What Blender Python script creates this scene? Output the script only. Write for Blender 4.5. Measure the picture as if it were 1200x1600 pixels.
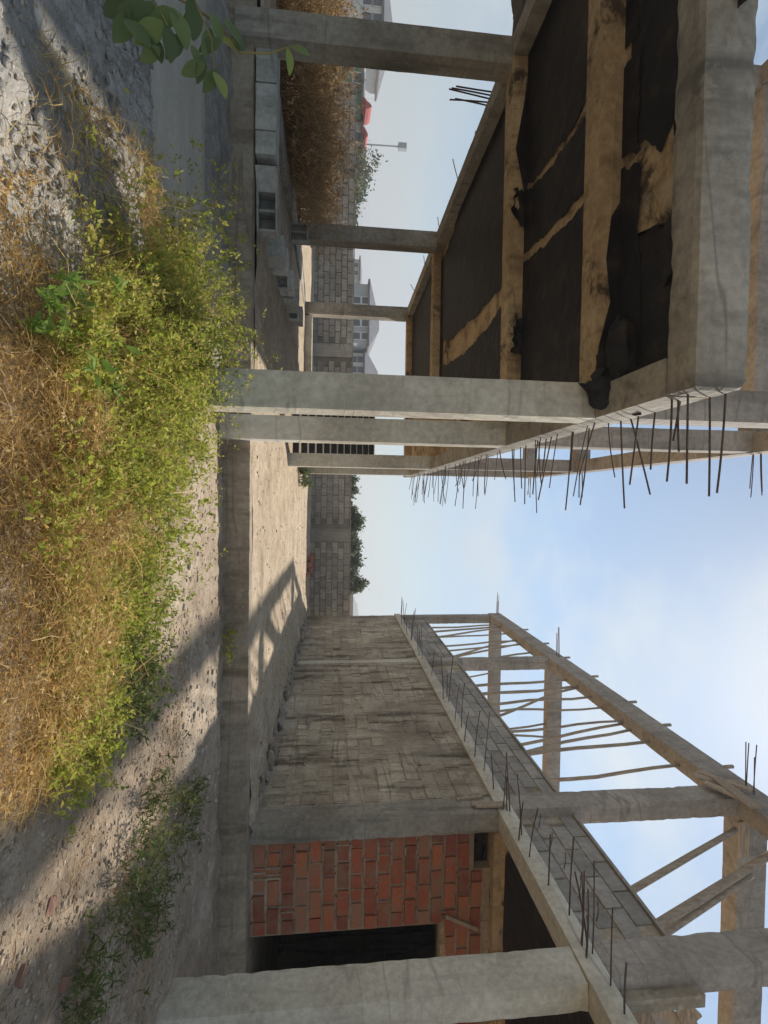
import bpy, bmesh, math, random
import numpy as np
from mathutils import Vector, Matrix, noise
random.seed(7); RNG = np.random.default_rng(7)
S = bpy.context.scene
COL = S.collection
for o in list(bpy.data.objects): bpy.data.objects.remove(o)

# ------------------------------------------------------------------ camera
F_PX, EYE = 780.0, 1.55                      # focal length in photo pixels, eye height
YAW, PITCH, ROLL = math.atan(19/780), math.atan(80/780), 0.013
_f = Vector((math.sin(YAW)*math.cos(PITCH), math.cos(YAW)*math.cos(PITCH), math.sin(PITCH)))
_r = Vector((math.cos(YAW), -math.sin(YAW), 0)); _u = _r.cross(_f)
CR = _r*math.cos(ROLL)+_u*math.sin(ROLL); CU = _u*math.cos(ROLL)-_r*math.sin(ROLL); CF = _f
cam = bpy.data.objects.new('camera', bpy.data.cameras.new('camera')); COL.objects.link(cam)
cam.data.sensor_fit = 'VERTICAL'; cam.data.sensor_height = 36; cam.data.lens = 36*F_PX/1600
cam.data.clip_start = 0.05; cam.data.clip_end = 5000
# the photograph was taken with the camera turned on its side: image right = up
cam.matrix_world = Matrix(((CU.x, -CR.x, -CF.x, 0), (CU.y, -CR.y, -CF.y, 0), (CU.z, -CR.z, -CF.z, EYE), (0, 0, 0, 1)))
S.camera = cam
def ray(x, y): return CR*((y-800)/F_PX)+CU*((x-600)/F_PX)+CF
def at(x, y, X=None, Y=None, Z=None):
    d = ray(x, y)
    t = X/d.x if X is not None else Y/d.y if Y is not None else (Z-EYE)/d.z
    return d*t+Vector((0, 0, EYE))

# ------------------------------------------------------------------ world and sun
SUN = Vector((0.375, 0.79, 1.0)).normalized()
W = bpy.data.worlds.new('World'); S.world = W; W.use_nodes = True
nt = W.node_tree; nt.nodes.clear()
def wn(t, **k):
    n = nt.nodes.new(t)
    for a, b in k.items(): setattr(n, a, b)
    return n
sky = wn('ShaderNodeTexSky', sky_type='NISHITA', sun_disc=False)
sky.sun_elevation = math.asin(SUN.z); sky.sun_rotation = math.atan2(SUN.x, SUN.y)
sky.air_density = 1.0; sky.dust_density = 0.35; sky.ozone_density = 1.0
tc = wn('ShaderNodeTexCoord'); mp = wn('ShaderNodeMapping'); mp.inputs['Scale'].default_value = (1.3, 1.3, 2.6)
nz = wn('ShaderNodeTexNoise'); nz.inputs['Scale'].default_value = 2.1; nz.inputs['Detail'].default_value = 6; nz.inputs['Roughness'].default_value = .55
rp = wn('ShaderNodeValToRGB'); rp.color_ramp.elements[0].position = .46; rp.color_ramp.elements[1].position = .66
rp.color_ramp.elements[1].color = (.75, .75, .75, 1)
mx = wn('ShaderNodeMix', data_type='RGBA'); mx.inputs['B'].default_value = (5.3, 5.75, 5.95, 1)
bg = wn('ShaderNodeBackground'); bg.inputs['Strength'].default_value = 0.083
wo = wn('ShaderNodeOutputWorld')
sx = wn('ShaderNodeSeparateXYZ'); ab = wn('ShaderNodeMath', operation='ABSOLUTE'); hr = wn('ShaderNodeValToRGB')
for _ in range(1): hr.color_ramp.elements.new(.2)
for e_, (p_, c_) in zip(hr.color_ramp.elements, ((0, .95), (.15, .55), (.42, .0))): e_.position = p_; e_.color = (c_, c_, c_, 1)
tn = wn('ShaderNodeMix', data_type='RGBA', blend_type='MULTIPLY'); tn.inputs['Factor'].default_value = 1; tn.inputs['B'].default_value = (.97, 1.0, .92, 1)
mh = wn('ShaderNodeMix', data_type='RGBA'); mh.inputs['B'].default_value = (3.2, 3.32, 3.5, 1)
L = nt.links.new
L(tc.outputs['Generated'], sx.inputs[0]); L(sx.outputs['Z'], ab.inputs[0]); L(ab.outputs[0], hr.inputs['Fac']); L(hr.outputs['Color'], mh.inputs['Factor'])
L(tc.outputs['Generated'], mp.inputs['Vector']); L(mp.outputs['Vector'], nz.inputs['Vector']); L(nz.outputs['Fac'], rp.inputs['Fac'])
L(rp.outputs['Color'], mx.inputs['Factor']); L(sky.outputs['Color'], tn.inputs['A']); L(tn.outputs['Result'], mx.inputs['A']); L(mx.outputs['Result'], mh.inputs['A']); L(mh.outputs['Result'], bg.inputs['Color']); L(bg.outputs['Background'], wo.inputs['Surface'])
sl = bpy.data.lights.new('sun', 'SUN'); sl.energy = 3.5; sl.angle = math.radians(1.2); sl.color = (1.0, .93, .84)
so = bpy.data.objects.new('sun', sl); COL.objects.link(so); so.rotation_euler = SUN.to_track_quat('Z', 'Y').to_euler(); so.location = SUN*40
S.render.engine = 'CYCLES'; S.cycles.max_bounces = 6; S.cycles.diffuse_bounces = 4; S.cycles.transmission_bounces = 4
S.view_settings.view_transform = 'Standard'; S.view_settings.look = 'None'; S.view_settings.exposure = 0.80; S.view_settings.gamma = 1.0
S.view_settings.use_curve_mapping = False

# ------------------------------------------------------------------ materials
class NM:
    def __init__(s, name):
        s.m = bpy.data.materials.new(name); s.m.use_nodes = True; s.t = s.m.node_tree; s.t.nodes.clear()
        s.out = s.n('ShaderNodeOutputMaterial'); s.b = s.n('ShaderNodeBsdfPrincipled'); s.l(s.b.outputs[0], s.out.inputs[0])
        s.pos = s.n('ShaderNodeNewGeometry').outputs['Position']
    def n(s, t, **k):
        n = s.t.nodes.new(t)
        for a, b in k.items(): setattr(n, a, b)
        return n
    def l(s, a, b): s.t.links.new(a, b)
    def scaled(s, sc):
        v = s.n('ShaderNodeVectorMath', operation='MULTIPLY'); s.l(s.pos, v.inputs[0]); v.inputs[1].default_value = sc; return v.outputs[0]
    def noise(s, scale, detail=4, rough=.55, vec=None, dist=0):
        n = s.n('ShaderNodeTexNoise'); n.inputs['Scale'].default_value = scale; n.inputs['Detail'].default_value = detail
        n.inputs['Roughness'].default_value = rough; n.inputs['Distortion'].default_value = dist; s.l(vec or s.pos, n.inputs['Vector']); return n.outputs['Fac']
    def vor(s, scale, vec=None):
        n = s.n('ShaderNodeTexVoronoi'); n.inputs['Scale'].default_value = scale; s.l(vec or s.pos, n.inputs['Vector']); return n
    def ramp(s, fac, stops):
        r = s.n('ShaderNodeValToRGB'); e = r.color_ramp.elements
        while len(e) < len(stops): e.new(.5)
        for q, (p, c) in zip(e, stops):
            q.position = p; q.color = (*c, 1) if not isinstance(c, (int, float)) else (c, c, c, 1)
        s.l(fac, r.inputs['Fac']); return r.outputs['Color']
    def mix(s, f, a, b, mode='MIX'):
        m = s.n('ShaderNodeMix', data_type='RGBA', blend_type=mode)
        for v, i in ((f, 'Factor'), (a, 'A'), (b, 'B')):
            if hasattr(v, 'links'): s.l(v, m.inputs[i])
            else: m.inputs[i].default_value = v if isinstance(v, (int, float)) else (*v, 1)
        return m.outputs['Result']
    def rnd(s): return s.n('ShaderNodeObjectInfo').outputs['Random']
    def attr(s, name): return s.n('ShaderNodeAttribute', attribute_name=name).outputs['Fac']
    def bump(s, *hs):
        prev = None
        for h, st, d in hs:
            b = s.n('ShaderNodeBump'); b.inputs['Strength'].default_value = st; b.inputs['Distance'].default_value = d
            s.l(h, b.inputs['Height'])
            if prev: s.l(prev, b.inputs['Normal'])
            prev = b.outputs[0]
        s.l(prev, s.b.inputs['Normal'])
    def done(s, col, rough=.9, spec=.25):
        if hasattr(col, 'links'): s.l(col, s.b.inputs['Base Color'])
        else: s.b.inputs['Base Color'].default_value = (*col, 1)
        if hasattr(rough, 'links'): s.l(rough, s.b.inputs['Roughness'])
        else: s.b.inputs['Roughness'].default_value = rough
        s.b.inputs['Specular IOR Level'].default_value = spec
        return s.m

def concrete(name, lo, mid, hi, stain=(.12, .11, .095), stain_amt=.6, board=False, rnd=0., pit=.5, extra=None, slo=.50, shi=.72):
    m = NM(name)
    big = m.noise(.9, 3, .6); fine = m.noise(14, 3, .65)
    c = m.ramp(big, [(.30, lo), (.5, mid), (.72, hi)])
    c = m.mix(.45, c, m.ramp(fine, [(.25, .25), (.75, .8)]), 'OVERLAY')
    streak = m.noise(2.6, 3, .6, m.scaled((1.6, 1.6, .22)), .4)
    c = m.mix(m.ramp(streak, [(slo, 0.), (shi, stain_amt)]), c, stain)
    blot = m.noise(5.5, 3, .7)
    c = m.mix(m.ramp(blot, [(.57, 0.), (.66, .45)]), c, hi)
    if rnd:
        c = m.mix(rnd, c, m.ramp(m.rnd(), [(0, .28), (.5, .5), (1, .78)]), 'OVERLAY')
    # pour joints, tone changes between lifts, bug holes and honeycombed patches
    lift = m.noise(1, 2, .5, m.scaled((.12, .12, .75)))
    c = m.mix(.35, c, m.ramp(lift, [(.35, .30), (.5, .5), (.65, .68)]), 'OVERLAY')
    jn = m.noise(1, 2, .4, m.scaled((.25, .25, 2.3)))
    jm = m.ramp(jn, [(.485, 0.), (.5, 1.), (.515, 0.)])
    jb = m.n('ShaderNodeMath', operation='MULTIPLY'); m.l(jm, jb.inputs[0]); m.l(m.ramp(big, [(.45, 0.), (.6, .55)]), jb.inputs[1])
    c = m.mix(jb.outputs[0], c, stain)
    v = m.vor(34).outputs['Distance']
    hole = m.n('ShaderNodeMath', operation='MULTIPLY'); m.l(m.ramp(v, [(.10, 1.), (.17, 0.)]), hole.inputs[0]); m.l(m.ramp(blot, [(.45, 0.), (.55, pit)]), hole.inputs[1])
    c = m.mix(hole.outputs[0], c, stain)
    hs = [(fine, .45, .010), (m.noise(60, 2, .7), .45, .006), (m.ramp(v, [(.05, 0.), (.22, 1.)]), pit*.5, .006), (jm, .35, .006)]
    if board:
        hs.append((m.noise(1, 3, .5, m.scaled((.5, 9, 22))), .6, .014))
    m.bump(*hs)
    if extra: c = extra(m, c)
    return m.done(c, .92, .2)
def black_blotch(m, c):
    c = m.mix(m.ramp(m.noise(1.5, 6, .68, None, .6), [(.56, 0.), (.64, .85)]), c, (.03, .022, .016))
    return m.mix(m.ramp(m.noise(2.1, 5, .6, m.scaled((1, 1, 1.7))), [(.60, 0.), (.68, .6)]), c, (.52, .42, .29))

M = {}
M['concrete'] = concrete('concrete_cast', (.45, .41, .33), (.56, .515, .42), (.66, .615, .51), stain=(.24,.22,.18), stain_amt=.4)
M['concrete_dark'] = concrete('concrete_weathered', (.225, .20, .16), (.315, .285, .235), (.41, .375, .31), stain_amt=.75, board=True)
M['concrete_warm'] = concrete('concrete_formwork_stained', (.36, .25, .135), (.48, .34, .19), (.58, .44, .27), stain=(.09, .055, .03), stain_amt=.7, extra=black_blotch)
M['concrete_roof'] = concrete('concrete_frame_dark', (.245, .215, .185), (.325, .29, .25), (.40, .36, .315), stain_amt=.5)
M['block'] = concrete('hollow_block', (.26, .215, .155), (.37, .315, .235), (.52, .455, .35), stain=(.10, .078, .052), stain_amt=.9, rnd=.35, slo=.49, shi=.68)
M['fence_block'] = concrete('fence_block', (.25, .235, .21), (.31, .29, .26), (.37, .35, .32), stain=(.17, .155, .135), stain_amt=.5, rnd=.4)
M['mortar'] = concrete('mortar', (.25, .205, .15), (.37, .315, .24), (.51, .455, .36), stain=(.10, .078, .052), stain_amt=.9, slo=.49, shi=.68)
M['kerb'] = concrete('kerb_concrete', (.20, .16, .115), (.28, .23, .17), (.37, .315, .24), stain=(.12, .09, .06), stain_amt=.8, board=True)
M['fence_mortar'] = concrete('fence_mortar', (.14, .13, .115), (.19, .18, .16), (.25, .235, .21))
M['loose_block'] = concrete('loose_block', (.34, .335, .30), (.44, .435, .395), (.53, .525, .48), stain_amt=.35, rnd=.35)

m = NM('clay_brick'); fine = m.noise(18, 4, .6); big = m.noise(3.2, 4, .6)
c = m.ramp(m.rnd(), [(0, (.22, .07, .042)), (.3, (.35, .09, .05)), (.55, (.42, .115, .058)), (.8, (.46, .15, .07)), (1, (.33, .17, .11))])
c = m.mix(.4, c, m.ramp(fine, [(.25, .25), (.75, .75)]), 'OVERLAY')
c = m.mix(m.ramp(big, [(.46, .05), (.66, .7)]), c, (.30, .18, .11))
m.bump((fine, .5, .01), (m.noise(70, 3), .4, .005)); M['brick'] = m.done(c, .88, .2)
M['brick_mortar'] = concrete('brick_mortar', (.24, .17, .115), (.33, .245, .175), (.42, .335, .255), stain_amt=.3)

def ground_mat(name, stops, scale=1.1, grain=42, damp=None, rough=.96):
    m = NM(name); big = m.noise(scale, 7, .62); mid = m.noise(7, 6, .68); fine = m.noise(grain, 4, .7)
    c = m.ramp(big, stops)
    c = m.mix(.5, c, m.ramp(mid, [(.28, .22), (.72, .8)]), 'OVERLAY')
    c = m.mix(.35, c, m.ramp(fine, [(.3, .2), (.7, .82)]), 'OVERLAY')
    if damp: c = m.mix(m.ramp(m.noise(.55, 4), [(.48, 0.), (.62, .8)]), c, damp)
    v = m.vor(26).outputs['Distance']
    m.bump((mid, .7, .04), (fine, .8, .02), (v, .25, .008))
    return m.done(c, rough, .15)
M['soil'] = ground_mat('soil', [(.30, (.26, .20, .145)), (.5, (.38, .305, .225)), (.7, (.49, .415, .32))])
M['shaded_gravel_soil'] = ground_mat('shaded_gravel_soil', [(.30, (.23, .175, .12)), (.5, (.34, .265, .19)), (.7, (.45, .36, .27))])  # gravelly soil with its brown darkened to stand in for cast shade
M['sand'] = ground_mat('sand', [(.30, (.33, .255, .175)), (.5, (.43, .345, .245)), (.72, (.52, .43, .32))], 1.6)
M['grey_soil'] = ground_mat('grey_soil', [(.3, (.24, .225, .20)), (.5, (.34, .32, .285)), (.7, (.46, .435, .39))])
M['far_ground'] = ground_mat('far_ground', [(.3, (.20, .17, .11)), (.5, (.26, .22, .15)), (.7, (.30, .26, .19))], .05, 3)
m = NM('cement_screed'); f1 = m.noise(1.1, 5, .6, m.scaled((1, 3.5, 1))); f2 = m.noise(20, 4, .6)
c = m.ramp(f1, [(.3, (.43, .395, .325)), (.55, (.51, .47, .39)), (.75, (.58, .53, .44))])
m.bump((f1, .3, .02), (f2, .25, .006)); M['screed'] = m.done(m.mix(.25, c, m.ramp(f2, [(.3, .3), (.7, .7)]), 'OVERLAY'), .72, .3)
m = NM('pebble'); c = m.ramp(m.attr('rnd'), [(0, (.27, .215, .165)), (.5, (.41, .345, .27)), (.9, (.53, .47, .40)), (.95, (.34, .16, .10)), (1, (.36, .18, .11))])
m.bump((m.noise(60, 3), .4, .005)); M['pebble'] = m.done(c, .95, .15)
m = NM('gravel_stone'); c = m.ramp(m.attr('rnd'), [(0, (.24, .185, .13)), (.55, (.37, .295, .215)), (.9, (.50, .42, .325)), (1, (.33, .19, .125))]); m.bump((m.noise(60, 2), .4, .005)); M['gravel_stone'] = m.done(c, .95, .15)
m = NM('stone'); c = m.ramp(m.noise(4, 5), [(.3, (.20, .175, .14)), (.55, (.31, .275, .225)), (.75, (.43, .39, .325))]); m.bump((m.noise(14, 5), .7, .03)); M['stone'] = m.done(c, .95, .15)
m = NM('rebar_steel'); c = m.ramp(m.noise(30, 3), [(.3, (.065, .045, .038)), (.7, (.125, .085, .068))]); M['rebar'] = m.done(c, .75, .3)
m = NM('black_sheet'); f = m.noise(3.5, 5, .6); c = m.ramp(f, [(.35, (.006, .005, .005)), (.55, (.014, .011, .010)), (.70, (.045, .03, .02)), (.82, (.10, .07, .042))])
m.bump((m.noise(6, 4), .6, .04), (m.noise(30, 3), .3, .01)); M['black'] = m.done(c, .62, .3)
m = NM('pole_wood'); f = m.noise(5, 5, .6, m.scaled((6, 6, .8))); c = m.ramp(f, [(.3, (.24, .19, .14)), (.55, (.37, .31, .24)), (.75, (.48, .42, .34))]); m.bump((f, .5, .01)); M['pole'] = m.done(c, .85, .2)
m = NM('plank_wood'); f = m.noise(4, 5, .6, m.scaled((1, 9, 9))); c = m.ramp(f, [(.3, (.22, .165, .115)), (.55, (.36, .285, .21)), (.75, (.47, .39, .30))])
m.bump((f, .4, .006)); M['plank'] = m.done(m.mix(.4, c, m.ramp(m.rnd(), [(0, .3), (1, .75)]), 'OVERLAY'), .85, .2)
m = NM('dark_void'); M['void'] = m.done((.02, .02, .022), 1, .1)

def leaf_mat(name, stops, trans=.35, rough=.6):
    m = NM(name); c = m.ramp(m.attr('rnd'), stops)
    tr = m.n('ShaderNodeBsdfTranslucent'); m.l(c, tr.inputs['Color'])
    ms = m.n('ShaderNodeMixShader'); ms.inputs[0].default_value = trans
    m.done(c, rough, .25); m.l(m.b.outputs[0], ms.inputs[1]); m.l(tr.outputs[0], ms.inputs[2]); m.l(ms.outputs[0], m.out.inputs[0]); return m.m
M['leaf_yellow'] = leaf_mat('weed_leaf', [(0, (.17, .23, .035)), (.4, (.30, .355, .05)), (.7, (.45, .46, .085)), (.88, (.54, .46, .14)), (1, (.44, .29, .10))], .5)
M['leaf_green'] = leaf_mat('herb_leaf', [(0, (.065, .095, .026)), (.5, (.11, .15, .04)), (1, (.20, .21, .07))], .35)
M['leaf_fresh'] = leaf_mat('fresh_leaf', [(0, (.11, .20, .04)), (1, (.24, .36, .07))], .4)
M['straw'] = leaf_mat('dry_straw', [(0, (.30, .16, .05)), (.35, (.52, .33, .11)), (.7, (.66, .47, .19)), (1, (.74, .60, .32))], .52, .8)
M['straw_brown'] = leaf_mat('dry_bush', [(0, (.18, .10, .045)), (.4, (.33, .205, .095)), (.75, (.48, .33, .165)), (1, (.60, .46, .26))], .25, .8)
M['broad_leaf'] = leaf_mat('broad_leaf', [(0, (.09, .125, .055)), (.6, (.14, .19, .07)), (.85, (.20, .26, .08)), (1, (.36, .40, .09))], .35, .5)
M['tree_leaf'] = leaf_mat('tree_leaf', [(0, (.09, .115, .065)), (.6, (.14, .165, .09)), (1, (.19, .205, .12))], .25)
M['pale_leaf'] = leaf_mat('pale_leaf', [(0, (.12, .13, .09)), (1, (.24, .25, .18))], .3)
m = NM('green_stem'); M['stem'] = m.done(m.ramp(m.noise(6), [(.3, (.17, .13, .05)), (.7, (.28, .25, .10))]), .8, .2)
def flat(name, c, rough=.85, var=.2):
    m = NM(name); f = m.noise(.9, 5)
    cc = m.mix(var, c, m.ramp(f, [(.3, .2), (.7, .8)]), 'OVERLAY'); return m.done(cc, rough, .2)
M['white_wall'] = flat('pale_render_wall', (.60, .60, .59)); M['grey_wall'] = flat('grey_render_wall', (.38, .40, .42)); M['roof_grey'] = flat('grey_roof_sheet', (.17, .17, .18))
M['window'] = flat('window_glass', (.09, .10, .12), .3); M['red_tarp'] = flat('red_tarpaulin', (.42, .13, .12)); M['green_tarp'] = flat('green_tarpaulin', (.10, .22, .15))
M['dusty_brick'] = flat('dusty_brick', (.30, .17, .12), .95, .6)
M['pink_wall'] = flat('pink_render_wall', (.55, .42, .36)); M['hill'] = flat('hill_far', (.10, .13, .12)); M['metal'] = flat('galvanised', (.42, .43, .44), .5); M['pvc'] = flat('pvc_pipe', (.55, .56, .56), .45)

# ------------------------------------------------------------------ mesh helpers
def raw(name, v, f, mat, smooth=False):
    me = bpy.data.meshes.new(name); me.from_pydata([tuple(map(float, p)) for p in v], [], f)
    me.materials.append(M[mat] if isinstance(mat, str) else mat)
    if smooth: me.polygons.foreach_set('use_smooth', [True]*len(me.polygons))
    return me
def tag(o, label=None, cat=None, group=None, kind=None):
    for k, v in (('label', label), ('category', cat), ('group', group), ('kind', kind)):
        if v: o[k] = v
    return o
class Thing:
    def __init__(s, name, origin, label, cat, group=None):
        s.o = Vector(origin); s.e = bpy.data.objects.new(name, None); s.e.empty_display_size = .2; s.e.location = s.o
        COL.objects.link(s.e); tag(s.e, label, cat, group)
    def part(s, name, v, f, mat, parent=None, smooth=False, label=None, kind=None):
        ox, oy, oz = s.o
        o = bpy.data.objects.new(name, raw(name, [(p[0]-ox, p[1]-oy, p[2]-oz) for p in v], f, mat, smooth))
        COL.objects.link(o); o.parent = parent or s.e; return tag(o, label, kind=kind)
    def inst(s, name, me, loc, rot=(0, 0, 0), parent=None, scale=None):
        o = bpy.data.objects.new(name, me); COL.objects.link(o); o.parent = parent or s.e
        o.location = Vector(loc)-s.o; o.rotation_euler = rot
        if scale: o.scale = scale
        return o
def solo(name, v, f, mat, label=None, cat=None, group=None, kind=None, smooth=False, recentre=True):
    v = [Vector(p) for p in v]
    c = Vector((0, 0, 0))
    if recentre:
        xs = [p.x for p in v]; ys = [p.y for p in v]; zs = [p.z for p in v]
        c = Vector(((min(xs)+max(xs))/2, (min(ys)+max(ys))/2, min(zs)))
    o = bpy.data.objects.new(name, raw(name, [p-c for p in v], f, mat, smooth)); o.location = c; COL.objects.link(o)
    return tag(o, label, cat, group, kind)
_sd = [0]
def rbox(x0, x1, y0, y1, z0, z1, seg=.22, amp=.006, bev=.008, maxn=60):
    """box with subdivided faces, worn edges and slightly uneven surfaces"""
    _sd[0] += 1; off = Vector((_sd[0]*3.17, _sd[0]*1.31, 0))
    n = [max(1, min(maxn, int(round((b-a)/seg)))) for a, b in ((x0, x1), (y0, y1), (z0, z1))]
    lo, hi = (x0, y0, z0), (x1, y1, z1); idx = {}; V = []; Fc = []
    def vid(i, j, k):
        key = (i, j, k)
        if key in idx: return idx[key]
        p = Vector([lo[a]+(hi[a]-lo[a])*q/n[a] for a, q in enumerate(key)])
        ext = [(q == 0)*-1+(q == n[a])*1 for a, q in enumerate(key)]
        q_ = p*4.1+off
        d = noise.noise_vector(q_*.5)*(amp*.35)+noise.noise_vector(q_*5.3)*(amp*(.35 if seg < .2 else .12))
        if sum(abs(e) for e in ext) >= 2:
            w = bev*(.8+(1.3*max(0, noise.noise(p*9+off)) if seg < .1 else .3*noise.noise(p*9+off)))
            for a in range(3): d[a] -= ext[a]*w
        idx[key] = len(V); V.append(p+d); return idx[key]
    for a, b, c_, ends in ((0, 1, 2, (0, 1)), (1, 2, 0, (0, 1)), (2, 0, 1, (0, 1))):
        for e in ends:
            for i in range(n[a]):
                for j in range(n[b]):
                    q = []
                    for di, dj in ((0, 0), (1, 0), (1, 1), (0, 1)):
                        k = [0, 0, 0]; k[a] = i+di; k[b] = j+dj; k[c_] = n[c_]*e; q.append(vid(*k))
                    Fc.append(q if e else q[::-1])
    return V, Fc
def tube(pts, r, n=6, r2=None):
    pts = [Vector(p) for p in pts]; V = []; Fc = []; r2 = r if r2 is None else r2
    for i, p in enumerate(pts):
        t = (pts[min(i+1, len(pts)-1)]-pts[max(i-1, 0)]).normalized()
        a = t.orthogonal().normalized(); b = t.cross(a); rr = r+(r2-r)*i/(len(pts)-1)
        for k in range(n): V.append(p+(a*math.cos(2*math.pi*k/n)+b*math.sin(2*math.pi*k/n))*rr)
    for i in range(len(pts)-1):
        for k in range(n): Fc.append([i*n+k, i*n+(k+1) % n, (i+1)*n+(k+1) % n, (i+1)*n+k])
    Fc.append(list(range(n))[::-1]); Fc.append([len(V)-n+k for k in range(n)]); return V, Fc
def join(*ms):
    V = []; Fc = []
    for v, f in ms:
        b = len(V); V += list(v); Fc += [[i+b for i in q] for q in f]
    return V, Fc
def board(a, b, w, t, up=(0, 0, 1)):
    a = Vector(a); b = Vector(b); d = (b-a).normalized(); s = d.cross(Vector(up)).normalized(); u = s.cross(d)
    V = [p+s*(i*w/2)+u*(j*t/2) for p in (a, b) for i, j in ((-1, -1), (1, -1), (1, 1), (-1, 1))]
    return V, [[3, 2, 1, 0], [4, 5, 6, 7], [0, 1, 5, 4], [1, 2, 6, 5], [2, 3, 7, 6], [3, 0, 4, 7]]
def extr(poly, d):
    """closed polygon (3D points) extruded by vector d"""
    n = len(poly); d = Vector(d); V = [Vector(p) for p in poly]+[Vector(p)+d for p in poly]
    return V, [list(range(n))[::-1], list(range(n, 2*n))]+[[i, (i+1) % n, n+(i+1) % n, n+i] for i in range(n)]

# ------------------------------------------------------------------ ground
def sstep(a, b, x):
    t = min(1, max(0, (x-a)/(b-a))); return t*t*(3-2*t)
def fbm(x, y, s, o=3): return noise.fractal(Vector((x*s, y*s, 3.3)), .9, 2.0, o)
def plat_z(x, y): return .385+.011*(y-7.2)-.006*x
def ground_z(x, y):
    if y > 23: return .55+.15*fbm(x, y, .03)
    if y > 7.35: return .05+(.5*sstep(20.8, 23, y))
    z = .02+.035*fbm(x, y, .9)+.014*fbm(x, y, 5, 2)+.010*fbm(x, y, 9, 2)
    bank = sstep(-1.2, -1.9, x)*sstep(4.4, 3.6, y)          # rough bank on the left, dropping to the cement floor
    z += bank*(.16+.10*fbm(x+9, y, 1.6)+.05*abs(fbm(x, y, 4, 4))+.02*fbm(x, y, 11))
    fl = sstep(-1.4, -1.8, x)*sstep(3.9, 4.3, y)*sstep(6.5, 6.1, y)
    z = z*(1-fl)-.05*fl
    z += .05*sstep(2.0, 3.5, x)*fbm(x, y+5, 2.1, 4)
    z += .10*sstep(6.3, 7.1, y)*sstep(-1.0, -2.5, x)*(.5+fbm(x, y, 2))
    return z
def axis(lo, hi, f0, f1, fine, grow=1.35):
    a = list(np.arange(f0, f1+1e-6, fine)); d = fine
    while a[-1] < hi: d *= grow; a.append(a[-1]+d)
    d = fine
    while a[0] > lo: d *= grow; a.insert(0, a[0]-d)
    return a
xs = axis(-560, 560, -7.0, 7.5, .055); ys = axis(-60, 640, 1.5, 7.4, .055)
V = [(x, y, ground_z(x, y)) for y in ys for x in xs]; nx = len(xs)
Fc = [[j*nx+i, j*nx+i+1, (j+1)*nx+i+1, (j+1)*nx+i] for j in range(len(ys)-1) for i in range(nx-1)]
g = solo('ground', V, Fc, 'soil', kind='structure', recentre=False, smooth=True)
for k_ in ('grey_soil', 'far_ground', 'shaded_gravel_soil'): g.data.materials.append(M[k_])
mi = []
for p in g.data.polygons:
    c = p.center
    mi.append(2 if c.y > 22 or abs(c.x) > 40 or c.y < -20 else 1 if c.x < -1.05+.35*fbm(c.x, c.y, 1.5) and c.y < 7.4 else 3 if c.x > 1.3+.35*fbm(c.x, c.y, 1.8) and c.y < 5.1+.35*fbm(c.x, c.y, 2.5)+.25*(c.x-2.5) else 0)  # near-right gravel takes the darker soil, shade put into the colour
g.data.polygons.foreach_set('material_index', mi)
# raised yard between the two buildings
px = list(np.arange(-14, 12.01, .11)); py = list(np.arange(7.40, 22.0, .13)); nx = len(px)
def pz(x, y):
    return plat_z(x, y)+.022*fbm(x, y, 1.1)+.010*fbm(x, y, 6, 2)+.10*sstep(20.2, 21.5, y)*(.6+.6*fbm(x, y, 1.3))+(.10*sstep(3.6, 4.7, x)*(.5+.8*fbm(x, y, 2.2)) if x < 5 else 0)
V = [(x, y, pz(x, y)) for y in py for x in px]
Fc = [[j*nx+i, j*nx+i+1, (j+1)*nx+i+1, (j+1)*nx+i] for j in range(len(py)-1) for i in range(nx-1)]
solo('raised_yard', V, Fc, 'sand', kind='structure', recentre=False, smooth=True)
# ground beam that edges the raised yard
v, f = rbox(-14, 9.5, 7.15, 7.42, -.15, .40, .16, .016, .014, 160)
v = [p+Vector((0, 0, .0)) for p in v]
solo('kerb', v, f, 'kerb', kind='structure')
# cement floor under the left frame
fx = list(np.arange(-9.5, -1.35, .15)); fy = list(np.arange(4.05, 6.35, .12)); nx = len(fx)
V = [(x, y, .012+.010*fbm(x, y, 1.2)-.09*sstep(4.25, 4.05, y)-.09*sstep(6.1, 6.35, y)-.09*sstep(-1.75, -1.4, x)) for y in fy for x in fx]
Fc = [[j*nx+i, j*nx+i+1, (j+1)*nx+i+1, (j+1)*nx+i] for j in range(len(fy)-1) for i in range(nx-1)]
solo('cement_floor', V, Fc, 'screed', kind='structure', recentre=False, smooth=True)

# ------------------------------------------------------------------ left frame
XR, XL, YF, YB = -.80, -6.62, 3.20, 17.5
LB = Thing('concrete_building', (-3.7, 10, .0), 'unfinished concrete building frame with blackened slab underside and projecting steel bars', 'building')
CW = .33
colsR = [4.52, 6.97, 12.55, 15.95]; colsL = [4.52, 7.03, 12.24, 17.1]
for y in colsR:
    z0 = -.3 if y < 7 else .15
    w = .34
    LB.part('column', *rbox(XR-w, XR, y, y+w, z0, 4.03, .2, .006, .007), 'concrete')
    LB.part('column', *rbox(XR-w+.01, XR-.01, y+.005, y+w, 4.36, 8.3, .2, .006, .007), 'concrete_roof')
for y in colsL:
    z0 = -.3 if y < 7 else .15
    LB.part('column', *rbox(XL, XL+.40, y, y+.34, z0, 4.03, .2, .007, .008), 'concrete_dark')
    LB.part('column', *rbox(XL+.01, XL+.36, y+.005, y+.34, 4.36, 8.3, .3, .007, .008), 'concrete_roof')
slab = LB.part('slab', *rbox(XL+.02, XR-.005, YF+.05, YB-.05, 4.24, 4.375, .35, .006, .006), 'concrete_warm')
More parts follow.
